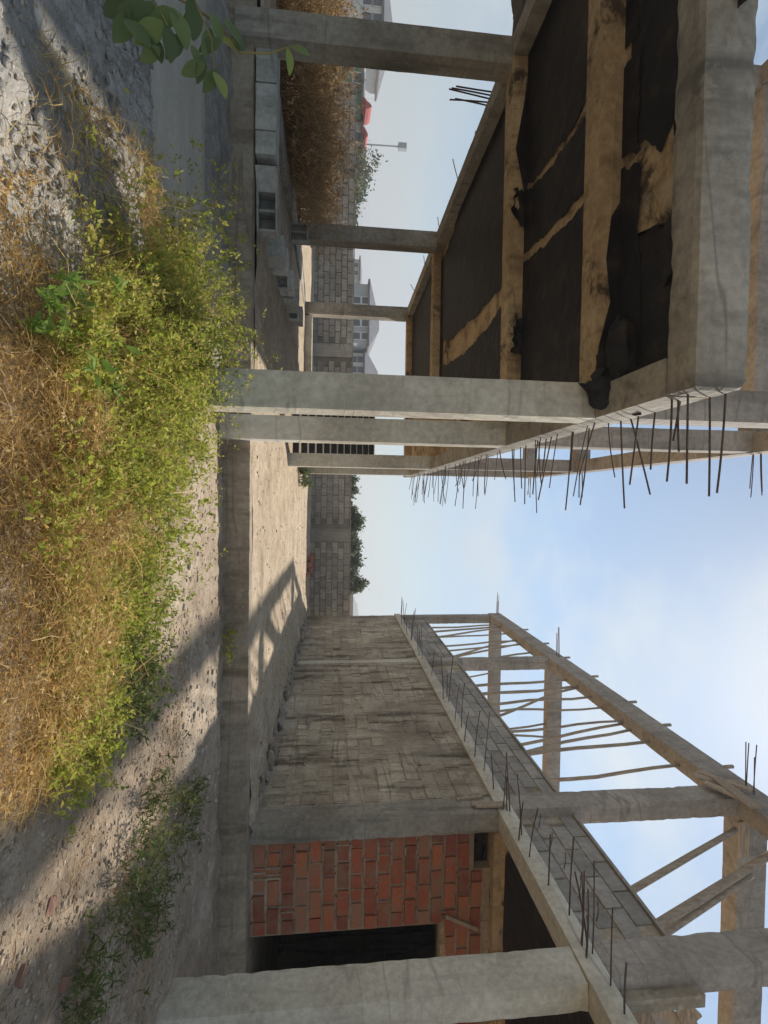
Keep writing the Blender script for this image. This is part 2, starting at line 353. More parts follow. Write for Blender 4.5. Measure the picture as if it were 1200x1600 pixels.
# edge beams and cross beams
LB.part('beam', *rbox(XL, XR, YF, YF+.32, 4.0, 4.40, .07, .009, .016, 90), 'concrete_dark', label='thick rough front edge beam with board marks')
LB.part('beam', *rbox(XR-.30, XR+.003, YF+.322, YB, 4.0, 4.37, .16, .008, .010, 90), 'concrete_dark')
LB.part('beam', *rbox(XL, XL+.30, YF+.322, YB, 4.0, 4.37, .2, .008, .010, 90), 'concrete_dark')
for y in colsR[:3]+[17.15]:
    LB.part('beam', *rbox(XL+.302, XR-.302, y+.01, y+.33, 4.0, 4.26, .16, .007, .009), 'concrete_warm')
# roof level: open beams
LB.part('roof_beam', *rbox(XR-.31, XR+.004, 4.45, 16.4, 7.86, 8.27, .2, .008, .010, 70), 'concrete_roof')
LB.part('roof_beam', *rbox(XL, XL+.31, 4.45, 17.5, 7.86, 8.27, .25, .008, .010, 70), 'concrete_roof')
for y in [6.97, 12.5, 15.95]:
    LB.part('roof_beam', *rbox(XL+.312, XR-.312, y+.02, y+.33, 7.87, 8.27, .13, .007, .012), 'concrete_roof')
# black film left on the slab underside: outlines read from the photo, on the soffit plane
def sheet(poly, z=4.228, thick=-.010):
    pts = [at(x, y, Z=z) for x, y in poly]; out = []
    for i, p in enumerate(pts):
        q = pts[(i+1) % len(pts)]; k = max(1, int((q-p).length/.05))
        for j in range(k):
            c = p.lerp(q, j/k); d = noise.noise_vector(c*3)*.07+noise.noise_vector(c*11)*.045+noise.noise_vector(c*37)*.02; out.append(Vector((c.x+d.x, c.y+d.y, z)))
    bm = bmesh.new(); vs = [bm.verts.new(p) for p in out]; fc = bm.faces.new(vs)
    bmesh.ops.triangulate(bm, faces=[fc]); bmesh.ops.recalc_face_normals(bm, faces=bm.faces)
    r = bmesh.ops.extrude_face_region(bm, geom=list(bm.faces)); 
    for e in r['geom']:
        if isinstance(e, bmesh.types.BMVert): e.co.z += thick
    bm.verts.ensure_lookup_table(); V = [v.co.copy() for v in bm.verts]; ix = {v: i for i, v in enumerate(bm.verts)}
    Fc = [[ix[v] for v in f.verts] for f in bm.faces]; bm.free()
    return V, Fc
SH = [[(1190, -520), (1190, -20), (1075, 60), (1058, 150), (1046, 205), (1032, 232), (1008, 215), (992, 190), (985, 90), (985, -20), (985, -520)],
      [(1075, 352), (1075, 545), (1040, 570), (1000, 583), (985, 600), (940, 602), (940, 520), (958, 455), (966, 415), (985, 372), (1020, 360)],
      [(800, -300), (1000, -700), (1000, 50), (930, 140), (895, 195), (850, 262), (835, 280), (800, 300)],
      [(1000, 75), (1000, 230), (925, 285), (880, 335), (830, 388), (800, 410), (800, 312), (845, 280), (900, 205), (935, 152)],
      [(1000, 250), (1000, 640), (800, 640), (800, 425), (835, 398), (885, 345), (930, 296)],
      [(800, 100), (800, 430), (775, 458), (735, 500), (700, 532), (680, 540), (680, 440)],
      [(800, 465), (800, 640), (680, 640), (680, 580), (705, 564), (730, 548), (760, 512), (780, 482)],
      [(690, 380), (690, 640), (640, 640), (640, 500)]]
for i, p in enumerate(SH): LB.part('black_film', *sheet(p, 4.228-.004*i, -.003), 'black', parent=slab)
# film hanging over the cross beam beside the near column
pts = [at(x, y, Y=4.49) for x, y in ((905, 598), (925, 600), (960, 592), (985, 596), (968, 612), (962, 636), (940, 641), (925, 634), (918, 612))]
LB.part('black_film', *extr(pts, (0, .02, 0)), 'black', parent=slab)
def clump(c, r, sq, seed):
    bm = bmesh.new(); bmesh.ops.create_icosphere(bm, subdivisions=4, radius=1)
    for v in bm.verts:
        d = v.co.copy(); k = 1+.45*noise.noise(d*1.4+Vector((seed, 0, 0)))+.22*noise.noise(Vector((d.x*5, d.y*5, d.z*1.2+seed)))+.08*noise.noise(d*11)
        v.co = Vector((d.x*sq[0], d.y*sq[1], d.z*sq[2]))*(r*k)+Vector(c)
    V = [v.co.copy() for v in bm.verts]; Fc = [[v.index for v in f.verts] for f in bm.faces]; bm.free(); return V, Fc
LB.part('film_bundle', *clump((-1.00, 4.36, 4.04), .20, (.75, .5, 1.0), 3.1), 'black', parent=slab, smooth=True)
LB.part('film_bundle', *clump((-1.35, 4.32, 4.16), .22, (1.4, .6, .55), 7.7), 'black', parent=slab, smooth=True)
LB.part('film_bundle', *clump((-2.05, 3.72, 4.19), .16, (1.5, 1.2, .4), 5.2), 'black', parent=slab, smooth=True)
LB.part('black_film', *extr([(-2.9, 4.515, 4.24), (-2.7, 4.515, 4.12), (-2.3, 4.515, 4.08), (-1.9, 4.515, 4.13), (-1.5, 4.515, 4.03), (-1.2, 4.515, 3.995), (-1.12, 4.515, 3.99), (-1.12, 4.515, 4.24)], (0, .008, 0)), 'black', parent=slab)
LB.part('black_film', *extr([(-6.2, 6.962, 4.24), (-5.6, 6.962, 4.16), (-5.0, 6.962, 4.06), (-4.6, 6.962, 4.15), (-4.2, 6.962, 4.24)], (0, .008, 0)), 'black', parent=slab)
def rag(top, n, drop, wid):
    top = [Vector(p) for p in top]; V = []; Fc = []
    for i in range(n+1):
        t = i/n; a = top[0].lerp(top[1], t)
        ln = drop*(.35+.9*abs(noise.noise(Vector((t*4, top[0].x, top[0].y))))+.25*math.sin(t*math.pi))
        for j in range(5):
            f = j/4; w = noise.noise_vector(Vector((t*5, f*3, top[0].y)))*wid*f
            V.append(a+Vector((w.x, w.y, -ln*f+abs(w.z)*.3)))
    for i in range(n):
        for j in range(4): Fc.append([i*5+j, i*5+j+1, i*5+j+6, i*5+j+5])
    return V, Fc
LB.part('torn_film', *rag(((-1.55, 4.50, 4.24), (-1.0, 4.46, 4.20)), 18, .30, .09), 'black', parent=slab)
LB.part('torn_film', *rag(((-1.15, 4.05, 4.20), (-.98, 4.50, 4.12)), 14, .22, .07), 'black', parent=slab)
LB.part('torn_film', *rag(((-2.6, 6.90, 4.21), (-2.1, 6.93, 4.21)), 12, .20, .06), 'black', parent=slab)
LB.part('torn_film', *rag(((-4.6, 7.0, 4.21), (-3.9, 6.95, 4.21)), 14, .22, .06), 'black', parent=slab)
LB.part('torn_film', *rag(((-3.2, 3.62, 4.2), (-2.6, 3.66, 4.2)), 12, .14, .05), 'black', parent=slab)
# starter bars pointing across the alley
def rebar(T, a, d, r=.008, bend=0):
    a = Vector(a); d = Vector(d); n = 4; pts = []
    side = Vector((random.uniform(-1, 1), random.uniform(-1, 1), random.uniform(-1, 1)))*bend
    for i in range(n+1):
        t = i/n; pts.append(a+d*t+side*(t*t))
    T.part('rebar', *tube(pts, r, 6), 'rebar')
for px_, y0, y1, py2 in ((1050, 620, 757, 1048), (1060, 622, 708, 1057), (1063, 624, 690, 1053), (1075, 612, 752, 1073), (1109, 618, 770, 1110), (1134, 613, 776, 1126), (1024, 642, 738, 1012), (985, 652, 772, 1018), (998, 648, 762, 984), (970, 655, 795, 974)):
    a = at(px_, y0, X=XR-.02); b = at(py2, y1, Y=a.y+random.uniform(-.05, .05)); rebar(LB, a, b-a, .0085, .03)
y = 4.75
while y < 16.5:
    for k in range(random.choice((1, 1, 1, 2))):
        rebar(LB, (XR-.02, y+random.uniform(-.03, .03), 4.15+random.uniform(-.06, .12)), (random.uniform(.45, .95), random.uniform(-.12, .12), random.uniform(-.14, .06)), random.choice((.006, .008, .008)), .06)
    y += random.uniform(.16, .40)
for y in (6.97, 12.5, 15.95):
    for k in range(4): rebar(LB, (XR-.01, y+.05+k*.07, 8.05+.05*(k % 2)), (random.uniform(.5, .7), random.uniform(-.02, .02), random.uniform(-.03, .03)), .008, .02)
for y in (7.12, 7.2, 8.4, 9.8, 10.6, 12.6, 13.8, 14.6, 16.2):
    rebar(LB, (XL+.02, y, 4.2), (-random.uniform(.4, .8), random.uniform(-.15, .15), random.uniform(-.3, .15)), .009, .06)
for k in range(5):
    rebar(LB, (XL-.02, 8.05+k*.07, 4.06), (-.10+random.uniform(-.06, .06), .05, -.62+random.uniform(-.08, .08)), .012, .03)

# ------------------------------------------------------------------ right building
XF = 4.85
RB = Thing('block_building', (7.8, 12.5, .3), 'unfinished block building with red brick panel, portico column and open roof frame', 'building')
# alley wall: mortar core, blocks laid over it
YW0, YW1, ZW0, ZW1 = 7.87, 20.9, .58, 4.16
core = RB.part('wall', *rbox(XF+.035, XF+.20, YW0+.02, YW1-.02, .3, 4.2, .25, .012, .004, 60), 'mortar', label='rough hollow block wall with smeared mortar facing the alley')
def block_mesh(name, lx, ly, lz, mat, seeds, seg=.16, amp=.008, bev=.008, hole=False):
    out = []
    for s in range(seeds):
        v, f = rbox(-lx/2, lx/2, -ly/2, ly/2, -lz/2, lz/2, seg, amp, bev, 3)
        out.append(raw(name, v, f, mat))
    return out
BL, BH = .52, .256
blocks = block_mesh('block', .16, BL-.022, BH-.022, 'block', 6)
def holed(me):
    bm = bmesh.new(); bm.from_mesh(me); bm.faces.ensure_lookup_table()
    f = min(bm.faces, key=lambda q: q.calc_center_median().x+abs(q.calc_center_median().y)*.3+abs(q.calc_center_median().z)*.3)
    bmesh.ops.inset_individual(bm, faces=[f], thickness=.045, depth=-.07)
    m2 = bpy.data.meshes.new('block'); bm.to_mesh(m2); bm.free(); m2.materials.append(M['block']); return m2
bh = [holed(blocks[0]), holed(blocks[1])]
cells = []
for r in range(int((ZW1-ZW0)/BH)+1):
    z = ZW0+BH*(r+.5)
    if z+BH/2 > 4.2: continue
    y = YW0+.03-(r % 2)*BL/2
    while y < YW1-.05:
        a, b = max(y, YW0+.03), min(y+BL, YW1-.03)
        if b-a > .12 and not (11.15 < (a+b)/2 < 11.55 or 14.75 < (a+b)/2 < 15.05): cells.append(((a+b)/2, z, (b-a)/BL))
        y += BL
cells.sort(key=lambda q: q[0]); near, far = cells[:296], cells[296:]
for i, (y, z, s) in enumerate(near):
    me = random.choice(blocks) if random.random() > .09 or s < .9 else random.choice(bh)
    RB.inst('block', me, (XF+.105+random.uniform(-.020, .018), y, z), (random.uniform(-.01, .01), random.uniform(-.015, .015), random.uniform(-.02, .02)), core, (1, s, 1))
fv = join(*[rbox(XF+.025+random.uniform(-.012, .012), XF+.15, y-BL*s/2+.011, y+BL*s/2-.011, z-BH/2+.011, z+BH/2-.011, .3, .008, .006, 2) for y, z, s in far])
if far: RB.part('block_courses', *fv, 'block', parent=core, kind='stuff')
# mortar smears and the tie columns in the wall
RB.part('tie_column', *rbox(XF+.018, XF+.22, 11.16, 11.54, .35, 4.18, .12, .014, .006), 'mortar')
RB.part('tie_column', *rbox(XF+.012, XF+.22, 14.76, 15.04, .35, 4.18, .12, .014, .006), 'concrete')
sm = []
for k in range(260):
    yy = random.uniform(YW0+.1, YW1-.3); zz = ZW0+BH*random.randint(0, 14)+random.uniform(-.02, .02); ln = random.uniform(.10, .55); th = random.uniform(.012, .035)
    if random.random() < .25: sm.append(rbox(XF+.002+random.uniform(0, .018), XF+.06, yy, yy+th*2, min(4.1, zz), min(4.15, zz+BH), .08, .012, .008, 5))
    elif zz < 4.1: sm.append(rbox(XF+.002+random.uniform(0, .02), XF+.06, yy, min(YW1-.05, yy+ln), zz-th/2, zz+th, .08, .012, .008, 7))
RB.part('mortar_smears', *join(*sm), 'mortar', parent=core, kind='stuff')
# foundation under the wall, stones
RB.part('plinth', *rbox(XF+.03, XF+.3, YW0, YW1, .15, .57, .2, .02, .02, 60), 'stone')
# ring beam / slab edge above wall and over the portico
RB.part('edge_beam', *rbox(XF-.02, XF+.32, 4.1, 21.0, 4.19, 4.45, .16, .010, .012, 110), 'concrete')
rslab = RB.part('slab', *rbox(XF+.322, 11.2, 4.12, 21.0, 4.30, 4.43, .5, .006, .006), 'concrete_warm')
RB.part('beam', *rbox(XF+.322, 11.2, 7.45, 7.78, 4.12, 4.31, .25, .008, .008), 'concrete_warm')
RB.part('beam', *rbox(XF+.322, 11.2, 4.10, 4.42, 4.15, 4.31, .25, .008, .008), 'concrete_dark')
RB.part('black_film', *extr([(5.25, 4.5, 4.285), (9.5, 4.5, 4.285), (9.5, 7.4, 4.285), (8.2, 7.2, 4.285), (6.9, 7.42, 4.285), (5.5, 7.38, 4.285), (5.24, 7.2, 4.285), (5.3, 6.0, 4.285)], (0, 0, .008)), 'black', parent=rslab)
RB.part('wall', *rbox(11.0, 11.2, 7.9, 20.98, .2, 4.30, .8, .01, .01), 'block')
RB.part('wall', *rbox(XF+.2, 11.0, 20.75, 20.95, .2, 4.30, .8, .01, .01), 'block')
# columns
def rcol(x0, x1, y0, y1, z0, z1, mat='concrete', **k): return RB.part('column', *rbox(x0, x1, y0, y1, z0, z1, .09, .007, .012), mat, **k)
rcol(XF-.005, XF+.33, 7.45, 7.885, .1, 4.20, 'concrete_dark')
rcol(XF, XF+.31, 4.68, 5.12, -.3, 4.20, 'concrete')
rcol(XF-.02, XF+.29, 7.47, 7.90, 4.44, 8.3, 'concrete_roof')
rcol(XF-.02, XF+.27, 4.72, 5.14, 4.44, 8.3, 'concrete_roof')
rcol(XF, XF+.34, 14.75, 15.1, 4.44, 8.3, 'concrete_roof')
rcol(XF, XF+.34, 20.55, 20.9, 4.44, 8.3, 'concrete_roof')
for y in (4.72, 7.47, 14.75, 20.55): rcol(10.8, 11.15, y, y+.35, 4.44, 8.3, 'concrete_roof')
RB.part('column', *rbox(10.8, 11.2, 4.68, 5.1, -.3, 4.2, .4, .01, .01), 'concrete')
# roof edge beam, cross beams
RB.part('roof_beam', *rbox(XF-.03, XF+.31, 3.6, 20.92, 8.28, 8.82, .18, .005, .010, 110), 'concrete_roof')
RB.part('roof_beam', *rbox(10.8, 11.15, 3.6, 20.92, 8.28, 8.80, .4, .005, .010, 60), 'concrete_roof')
for y, z0, z1 in ((7.48, 8.30, 8.84), (14.76, 8.28, 8.74), (20.5, 8.30, 8.78)):
    RB.part('roof_beam', *rbox(XF+.312, 10.798, y, y+.34, z0, z1, .14, .007, .012), 'concrete_roof')
# parapet of blocks on the slab edge
pv = RB.part('parapet', *rbox(XF+.14, XF+.28, 4.6, 20.5, 4.44, 5.40, .3, .008, .004, 60), 'mortar', label='low block parapet along the upper floor edge')
pbl = block_mesh('block', .14, BL-.02, .222, 'fence_block', 4)
n = 0
for r in range(4):
    z = 4.46+.236*(r+.5); y = 5.16-(r % 2)*BL/2+BL/2
    while y < 20.3:
        if abs(y-7.68) > .42 and abs(y-4.9) > .3 and abs(y-14.9) > .4:
            RB.inst('block', random.choice(pbl), (XF+.185+random.uniform(-.008, .008), y, z), (0, 0, random.uniform(-.01, .01)), pv); n += 1
        y += BL
RB.part('coping', *rbox(XF+.09, XF+.30, 5.16, 20.4, 5.402, 5.455, .3, .006, .006, 60), 'concrete_roof', parent=pv)
# brick panel in the portico
YBK = 7.60
bw = RB.part('brick_wall', *join(rbox(5.17, 6.72, YBK+.03, YBK+.2, .2, 3.86, .4, .006, .004), rbox(5.86, 6.72, YBK+.03, YBK+.2, 3.862, 4.13, .4, .006, .004), rbox(6.722, 7.86, YBK+.03, YBK+.2, 3.30, 4.13, .4, .006, .004), rbox(7.862, 11, YBK+.03, YBK+.2, .2, 4.13, .5, .006, .004)), 'brick_mortar', label='red hollow clay brick panel beside a doorway')
KL, KH = .43, .212
bricks = block_mesh('brick', KL-.030, .12, KH-.030, 'brick', 8, .13, .010, .010)
for r in range(19):
    z = .40+KH*(r+.5)
    if z > 4.1: break
    x = 5.18-(r % 2)*KL*.5
    while x < 9.4:
        a, b = max(x, 5.18), x+KL
        for lo, hi in ((6.70, 7.88),) if z < 3.36 else ():
            if a < lo < b: b = lo
            elif lo <= a < hi: a = hi if b > hi else b
        if z > 3.83 and a < 5.84: a = min(b, 5.88) if b > 5.88 else b
        if b-a > .07 and not (random.random() < .012 and 5.4 < x < 6.2):
            RB.inst('brick', random.choice(bricks), ((a+b)/2, YBK+.058+random.uniform(-.016, .010), z+random.uniform(-.006, .006)), (random.uniform(-.02, .02), random.uniform(-.018, .018), random.uniform(-.02, .02)), bw, ((b-a-.0)/KL, 1, 1))
        x += KL
sm = []
for k in range(90):
    xx = random.uniform(5.2, 6.5); zz = .40+KH*random.randint(0, 17)+random.uniform(-.015, .015); ln = random.uniform(.06, .4); th = random.uniform(.010, .03)
    if zz > 3.7 and xx < 5.9: continue
    if random.random() < .3: sm.append(rbox(xx, xx+th*1.6, YBK-.012+random.uniform(0, .012), YBK+.05, zz, zz+KH, .06, .010, .006, 5))
    else: sm.append(rbox(xx, min(6.68, xx+ln), YBK-.014+random.uniform(0, .014), YBK+.05, zz-th/2, zz+th, .06, .010, .006, 7))
RB.part('mortar_smears', *join(*sm), 'brick_mortar', parent=bw, kind='stuff')
RB.part('lintel', *rbox(6.55, 8.0, YBK-.01, YBK+.03, 3.32, 3.42, .2, .006, .006), 'concrete_warm', parent=bw)
RB.part('board', *board((6.55, YBK-.03, 3.40), (6.78, YBK-.06, 3.92), .03, .05), 'plank', parent=bw)
RB.part('board', *board((6.66, YBK-.03, 3.72), (6.80, YBK-.05, 3.90), .02, .03), 'plank', parent=bw)
# planks tucked beside the corner column under the beam
for a, b, w in (((4.83, 7.80, 3.60), (4.82, 7.84, 4.05), .06), ((4.81, 7.62, 3.80), (4.80, 7.58, 4.34), .10), ((4.80, 7.55, 3.84), (4.79, 7.52, 4.30), .05)):
    RB.part('board', *board(a, b, w, .03, (1, 0, 0)), 'plank')
# steel bars: from the slab edge into the alley, at the column heads, at the roof
y = 4.35
while y < 20.6:
    k = 3 if abs(y-7.6) < .25 or abs(y-4.9) < .2 else 1
    for j in range(k):
        rebar(RB, (XF-.01, y+random.uniform(-.04, .04), 4.30+random.uniform(-.05, .11)), (-random.uniform(.45, 1.1), random.uniform(-.06, .06), random.uniform(-.07, .07)), random.choice((.008, .010)), .07)
    y += random.choice((.06, .09, .14, .30, .42, .55)) if y < 9 else random.choice((.12, .3, .6, 1.1, 1.5))
for y in (5.0, 5.08, 5.15, 5.3, 5.36, 5.6):
    pass
for y0 in (4.9, 7.65, 14.9, 20.7):
    for k in range(4): rebar(RB, (XF, y0-.12+k*.08, 8.60+.06*(k % 2)), (-random.uniform(.6, .95), 0, random.uniform(-.03, .03)), .010, .02)
y = 8.4
while y < 20:
    RB.part('peg', *board((XF-.02, y, 8.80), (XF-.02, y+.01, 8.98), .05, .05, (1, 0, 0)), 'plank'); y += random.uniform(1.2, 1.9)
# bent loops lying along the parapet
for y in np.arange(5.5, 7.4, .42):
    a = Vector((XF+.10, y, 4.72)); pts = [a, a+Vector((-.10, .0, .02)), a+Vector((-.14, .08, .06)), a+Vector((-.10, .17, .10)), a+Vector((-.02, .20, .12))]
    RB.part('rebar', *tube(pts, .007, 5), 'rebar')
# formwork boards left at the roof corner
for a, b, w in ((at(1085, 1212, X=4.79), at(1150, 1225, X=4.76), .16), (at(1100, 1222, X=4.75), at(1165, 1250, X=4.72), .14), (at(1090, 1205, X=4.78), at(1175, 1235, X=4.70), .10), (at(1120, 1215, X=4.74), at(1180, 1262, X=4.7), .2)):
    RB.part('formwork_board', *board(a, b, w, .03, (1, 0, 0)), 'plank')
RB.part('formwork_board', *board((5.2, 7.44, 8.33), (5.8, 7.44, 8.36), .03, .22), 'plank')

# wooden props under the roof edge beam
def prop(x, y, z0, z1, lean=(0, 0), r=.04, label='rough upright eucalyptus prop between parapet and roof beam', grp='upright props under the roof frame'):
    pts = []
    for i in range(8):
        t = i/7; w = noise.noise_vector(Vector((x*3+y*5, y*2, t*2.6)))*.085
        pts.append(Vector((x+lean[0]*t+w.x, y+lean[1]*t+w.y, z0+(z1-z0)*t)))
    solo('wooden_prop', *tube(pts, r*1.15, 7, r*.85), 'pole', label, 'prop', grp, smooth=True)
ORD = ('first', 'second', 'third', 'fourth', 'fifth', 'sixth', 'seventh')
for n_, yy in enumerate((978, 983, 992, 1007, 1014, 1066, 1079, 1098, 1111, 1143, 1178)):
    lab = f'{ORD[n_]} upright eucalyptus prop from the far roof column' if n_ < 5 else f'{ORD[n_-5]} upright eucalyptus prop on the near side of the middle roof column'
    p = at(820, yy, X=5.16); prop(5.24, p.y, 4.43, 8.30, (random.uniform(-.26, -.14), random.uniform(-.3, .3)), random.uniform(.028, .04), lab)
for x, y, ln in ((6.7, 14.3, (.5, .3)), (7.2, 14.7, (-.2, .2)), (6.6, 20.2, (.1, .2)), (7.6, 20.3, (-.3, .1)), (8.4, 14.6, (.3, .2)), (5.5, 10.1, (-.45, .35)), (5.45, 13.4, (-.4, -.45)), (5.5, 15.9, (-.45, .2)), (5.5, 19.0, (-.45, .3)), (5.45, 9.1, (-.4, -.2)), (5.9, 12.4, (-.85, .5)), (6.0, 11.2, (-.95, -.4)), (5.7, 16.9, (-.65, .3)), (6.1, 17.8, (-1.05, -.2))):
    prop(x, y, 4.43, 8.30, ln, .036, 'slanting eucalyptus prop standing inside the parapet under the roof beams', 'slanting props under inner beams')
def lean_pole(a, b, r, label):
    a, b = Vector(a), Vector(b); pts = [a.lerp(b, i/7)+noise.noise_vector(Vector((a.x, a.y+i*.3, 1)))*.035 for i in range(8)]
    solo('wooden_prop', *tube(pts, r*1.1, 8, r*.85), 'pole', label, 'prop', smooth=True)
lean_pole((5.62, 6.05, 4.43), at(1150, 1298, X=5.30), .05, 'single slanting pole leaning against the corner roof column')
lean_pole((5.70, 5.55, 4.43), at(1215, 1330, X=5.45), .065, 'thick slanting pole propped inside the parapet near the portico')
lean_pole((5.85, 5.5, 4.43), at(1175, 1370, X=5.6), .045, 'thinner slanting pole alongside the thick leaning pole')
# boards and blocks left on the upper floor behind the portico roof column
for (x0_, y0_, Y0), (x1_, y1_, Y1), w_, lab in (((985, 1545, 5.6), (1100, 1625, 5.5), .16, 'wide plank lying behind the portico roof column'), ((1010, 1538, 5.8), (1085, 1550, 5.7), .12, 'short upright plank behind the portico roof column'), ((1035, 1535, 6.0), (1092, 1590, 5.9), .10, 'narrow slanting plank among boards on the upper floor'), ((1060, 1560, 5.5), (1095, 1640, 5.4), .18, 'broad grey plank on the upper floor edge'), ((1000, 1580, 5.3), (1030, 1640, 5.3), .2, 'low plank resting on the upper floor parapet')):
    a, b = at(x0_, y0_, Y=Y0), at(x1_, y1_, Y=Y1); solo('plank', *board(a, b, w_, .035, (0, 1, .2)), 'plank', lab, 'plank', 'planks on the upper floor')

# ------------------------------------------------------------------ perimeter wall
YFN = 21.6
FW = Thing('perimeter_wall', (-4, YFN, .3), 'grey concrete block perimeter wall with coping at the far end of the yard', 'wall')
fc = FW.part('wall_core', *rbox(-17.6, 5.6, YFN+.02, YFN+.17, .2, 2.28, .6, .008, .004), 'fence_mortar')
fb = block_mesh('block', .478, .16, .228, 'fence_block', 6, .17, .006, .007)
FL, FH = .50, .25
piers = (-6.35, 1.55, -14.3)
cnt = 0; farb = []
for r in range(7):
    z = .54+FH*(r+.5); x = -17.4+(r % 2)*FL/2
    while x < 5.5:
        if all(abs(x-p) > .52 for p in piers):
            if cnt < 298 and x > -16.6 or True:
                FW.inst('block', random.choice(fb), (x, YFN+.065+random.uniform(-.008, .008), z), (0, 0, random.uniform(-.008, .008)), fc); cnt += 1
        x += FL
for p in piers: FW.part('pier', *rbox(p-.29, p+.29, YFN-.03, YFN+.25, .2, 2.30, .2, .008, .010), 'fence_block')
FW.part('coping', *rbox(-17.6, 5.6, YFN-.03, YFN+.20, 2.29, 2.34, .3, .006, .006, 70), 'fence_block')

# ------------------------------------------------------------------ low ledge, staircase behind the columns
v, f = rbox(-6.2, -1.95, 17.15, 17.5, .2, .78, .2, .01, .012); solo('ledge', v, f, 'concrete', 'low cement ledge between the rear columns', 'ledge')
ST = Thing('concrete_staircase', (-2.2, 15.2, .4), 'bare concrete staircase with dark risers behind the slim columns', 'staircase')
for i in range(12):
    z = .45+.205*i; y = 13.6+.27*i
    ST.part('step', *rbox(-3.1, -1.16, y, y+.30, z, z+.205, .5, .006, .008), 'concrete')
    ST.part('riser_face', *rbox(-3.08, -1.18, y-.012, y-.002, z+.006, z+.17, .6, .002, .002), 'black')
ST.part('stringer', *extr([(-3.1, 13.9, .45), (-3.1, 16.84, .45), (-3.1, 16.84, 2.7)], (.12, 0, 0)), 'concrete_dark')
ST.part('stringer', *extr([(-1.28, 13.9, .45), (-1.28, 16.84, .45), (-1.28, 16.84, 2.7)], (.10, 0, 0)), 'concrete_dark')

# ------------------------------------------------------------------ loose blocks
def hollow(lx, ly, lz, cells=2):
    """two-celled hollow block, cells open on the -y face"""
    w = .035; parts = [rbox(-lx/2, lx/2, ly/2-.03, ly/2, 0, lz, .2, .004, .004)]
    parts += [rbox(-lx/2, lx/2, -ly/2, ly/2-.031, 0, w, .2, .004, .004), rbox(-lx/2, lx/2, -ly/2, ly/2-.031, lz-w, lz, .2, .004, .004)]
    for k in range(cells+1):
        x = -lx/2+(lx-w)*k/cells; parts.append(rbox(x, x+w, -ly/2, ly/2-.031, w+.001, lz-w-.001, .2, .004, .004))
    return join(*parts)
lb_solid = [raw('concrete_block', *rbox(-.165, .165, -.20, .20, 0, .30, .15, .006, .010, 4), 'loose_block') for k in range(3)]
lb_hol = raw('concrete_block', *hollow(.56, .32, .30), 'loose_block')
def loose(me, loc, rz, label, group='concrete blocks set along the kerb', rx=0):
    o = bpy.data.objects.new('concrete_block', me); COL.objects.link(o); o.location = loc; o.rotation_euler = (rx, 0, rz); tag(o, label, 'block', group); return o
for i, y in enumerate((72, 107, 146, 183, 221)):
    p = at(399, y, Y=7.2); loose(lb_solid[i % 3], (p.x, 7.40, .405), random.uniform(-.05, .05), ('first', 'second', 'third', 'fourth', 'fifth')[i]+' grey block from the outer column in the row on the kerb')
p = at(399, 262, Y=7.2); loose(lb_solid[1], (p.x, 7.45, .405), .5, 'grey concrete block turned askew at the end of the kerb row')
p = at(399, 326, Y=7.4); loose(lb_hol, (p.x, 7.55, .405), .12, 'grey hollow block with two open cells lying past the kerb row')
lb_h2 = raw('concrete_block', *hollow(.40, .22, .42), 'loose_block')
p = at(455, 362, Y=11.9); loose(lb_h2, (p.x, 11.95, plat_z(p.x, 12)+.0), .15, 'dark hollow block stood on end against the second outer column')
lb_h3 = raw('concrete_block', *hollow(.48, .24, .24), 'loose_block')
for i, (x, y, Y, rz, me_) in enumerate(((415, 392, 8.6, 1.4, 0), (420, 408, 9.1, 1.75, 1), (430, 430, 9.8, .35, 2), (436, 442, 10.3, 1.5, 0), (442, 456, 10.9, -.25, 2), (448, 470, 11.4, 1.2, 1), (452, 484, 12.1, .15, 2), (456, 494, 12.7, 1.5, 0))):
    p = at(x, y, Y=Y); loose((lb_solid[0], lb_solid[2], lb_h3)[me_], (p.x, Y, plat_z(p.x, Y)-.02), rz, 'dusty grey block lying in the line that runs back under the slab', 'blocks scattered under the slab')
# column starter kerb on the outer line
v, f = rbox(-7.0, -6.35, 7.5, 17.0, .2, .56, .25, .012, .014, 60); solo('plinth_wall', v, f, 'concrete_dark', 'low concrete plinth running back along the outer columns', 'plinth')

# ------------------------------------------------------------------ vegetation
def rnd_attr(me, per_face):
    a = me.attributes.new('rnd', 'FLOAT', 'FACE'); a.data.foreach_set('value', np.asarray(per_face, dtype=np.float32))
def quads(P, D, N, Ln, Wd, bend=.0):
    """leaves: base P, direction D, side vector N, lengths, widths -> two quads (bent) per leaf, all arrays"""
    P, D, N = map(np.asarray, (P, D, N)); Ln = np.asarray(Ln)[:, None]; Wd = np.asarray(Wd)[:, None]
    up = np.cross(N, D); up /= np.linalg.norm(up, axis=1)[:, None]+1e-9
    mid = P+D*Ln*.5+up*Ln*bend; tip = P+D*Ln-up*Ln*bend*.3
    b0 = P-N*Wd*.12; b1 = P+N*Wd*.12; m0 = mid-N*Wd*.5; m1 = mid+N*Wd*.5; t0 = tip-N*Wd*.08; t1 = tip+N*Wd*.08
    V = np.stack([b0, b1, m1, m0, t1, t0], 1).reshape(-1, 3); n = len(P); i = np.arange(n)[:, None]*6
    Fq = np.concatenate([i+np.array([0, 1, 2, 3]), i+np.array([3, 2, 4, 5])], 1).reshape(-1, 4)
    return V, Fq
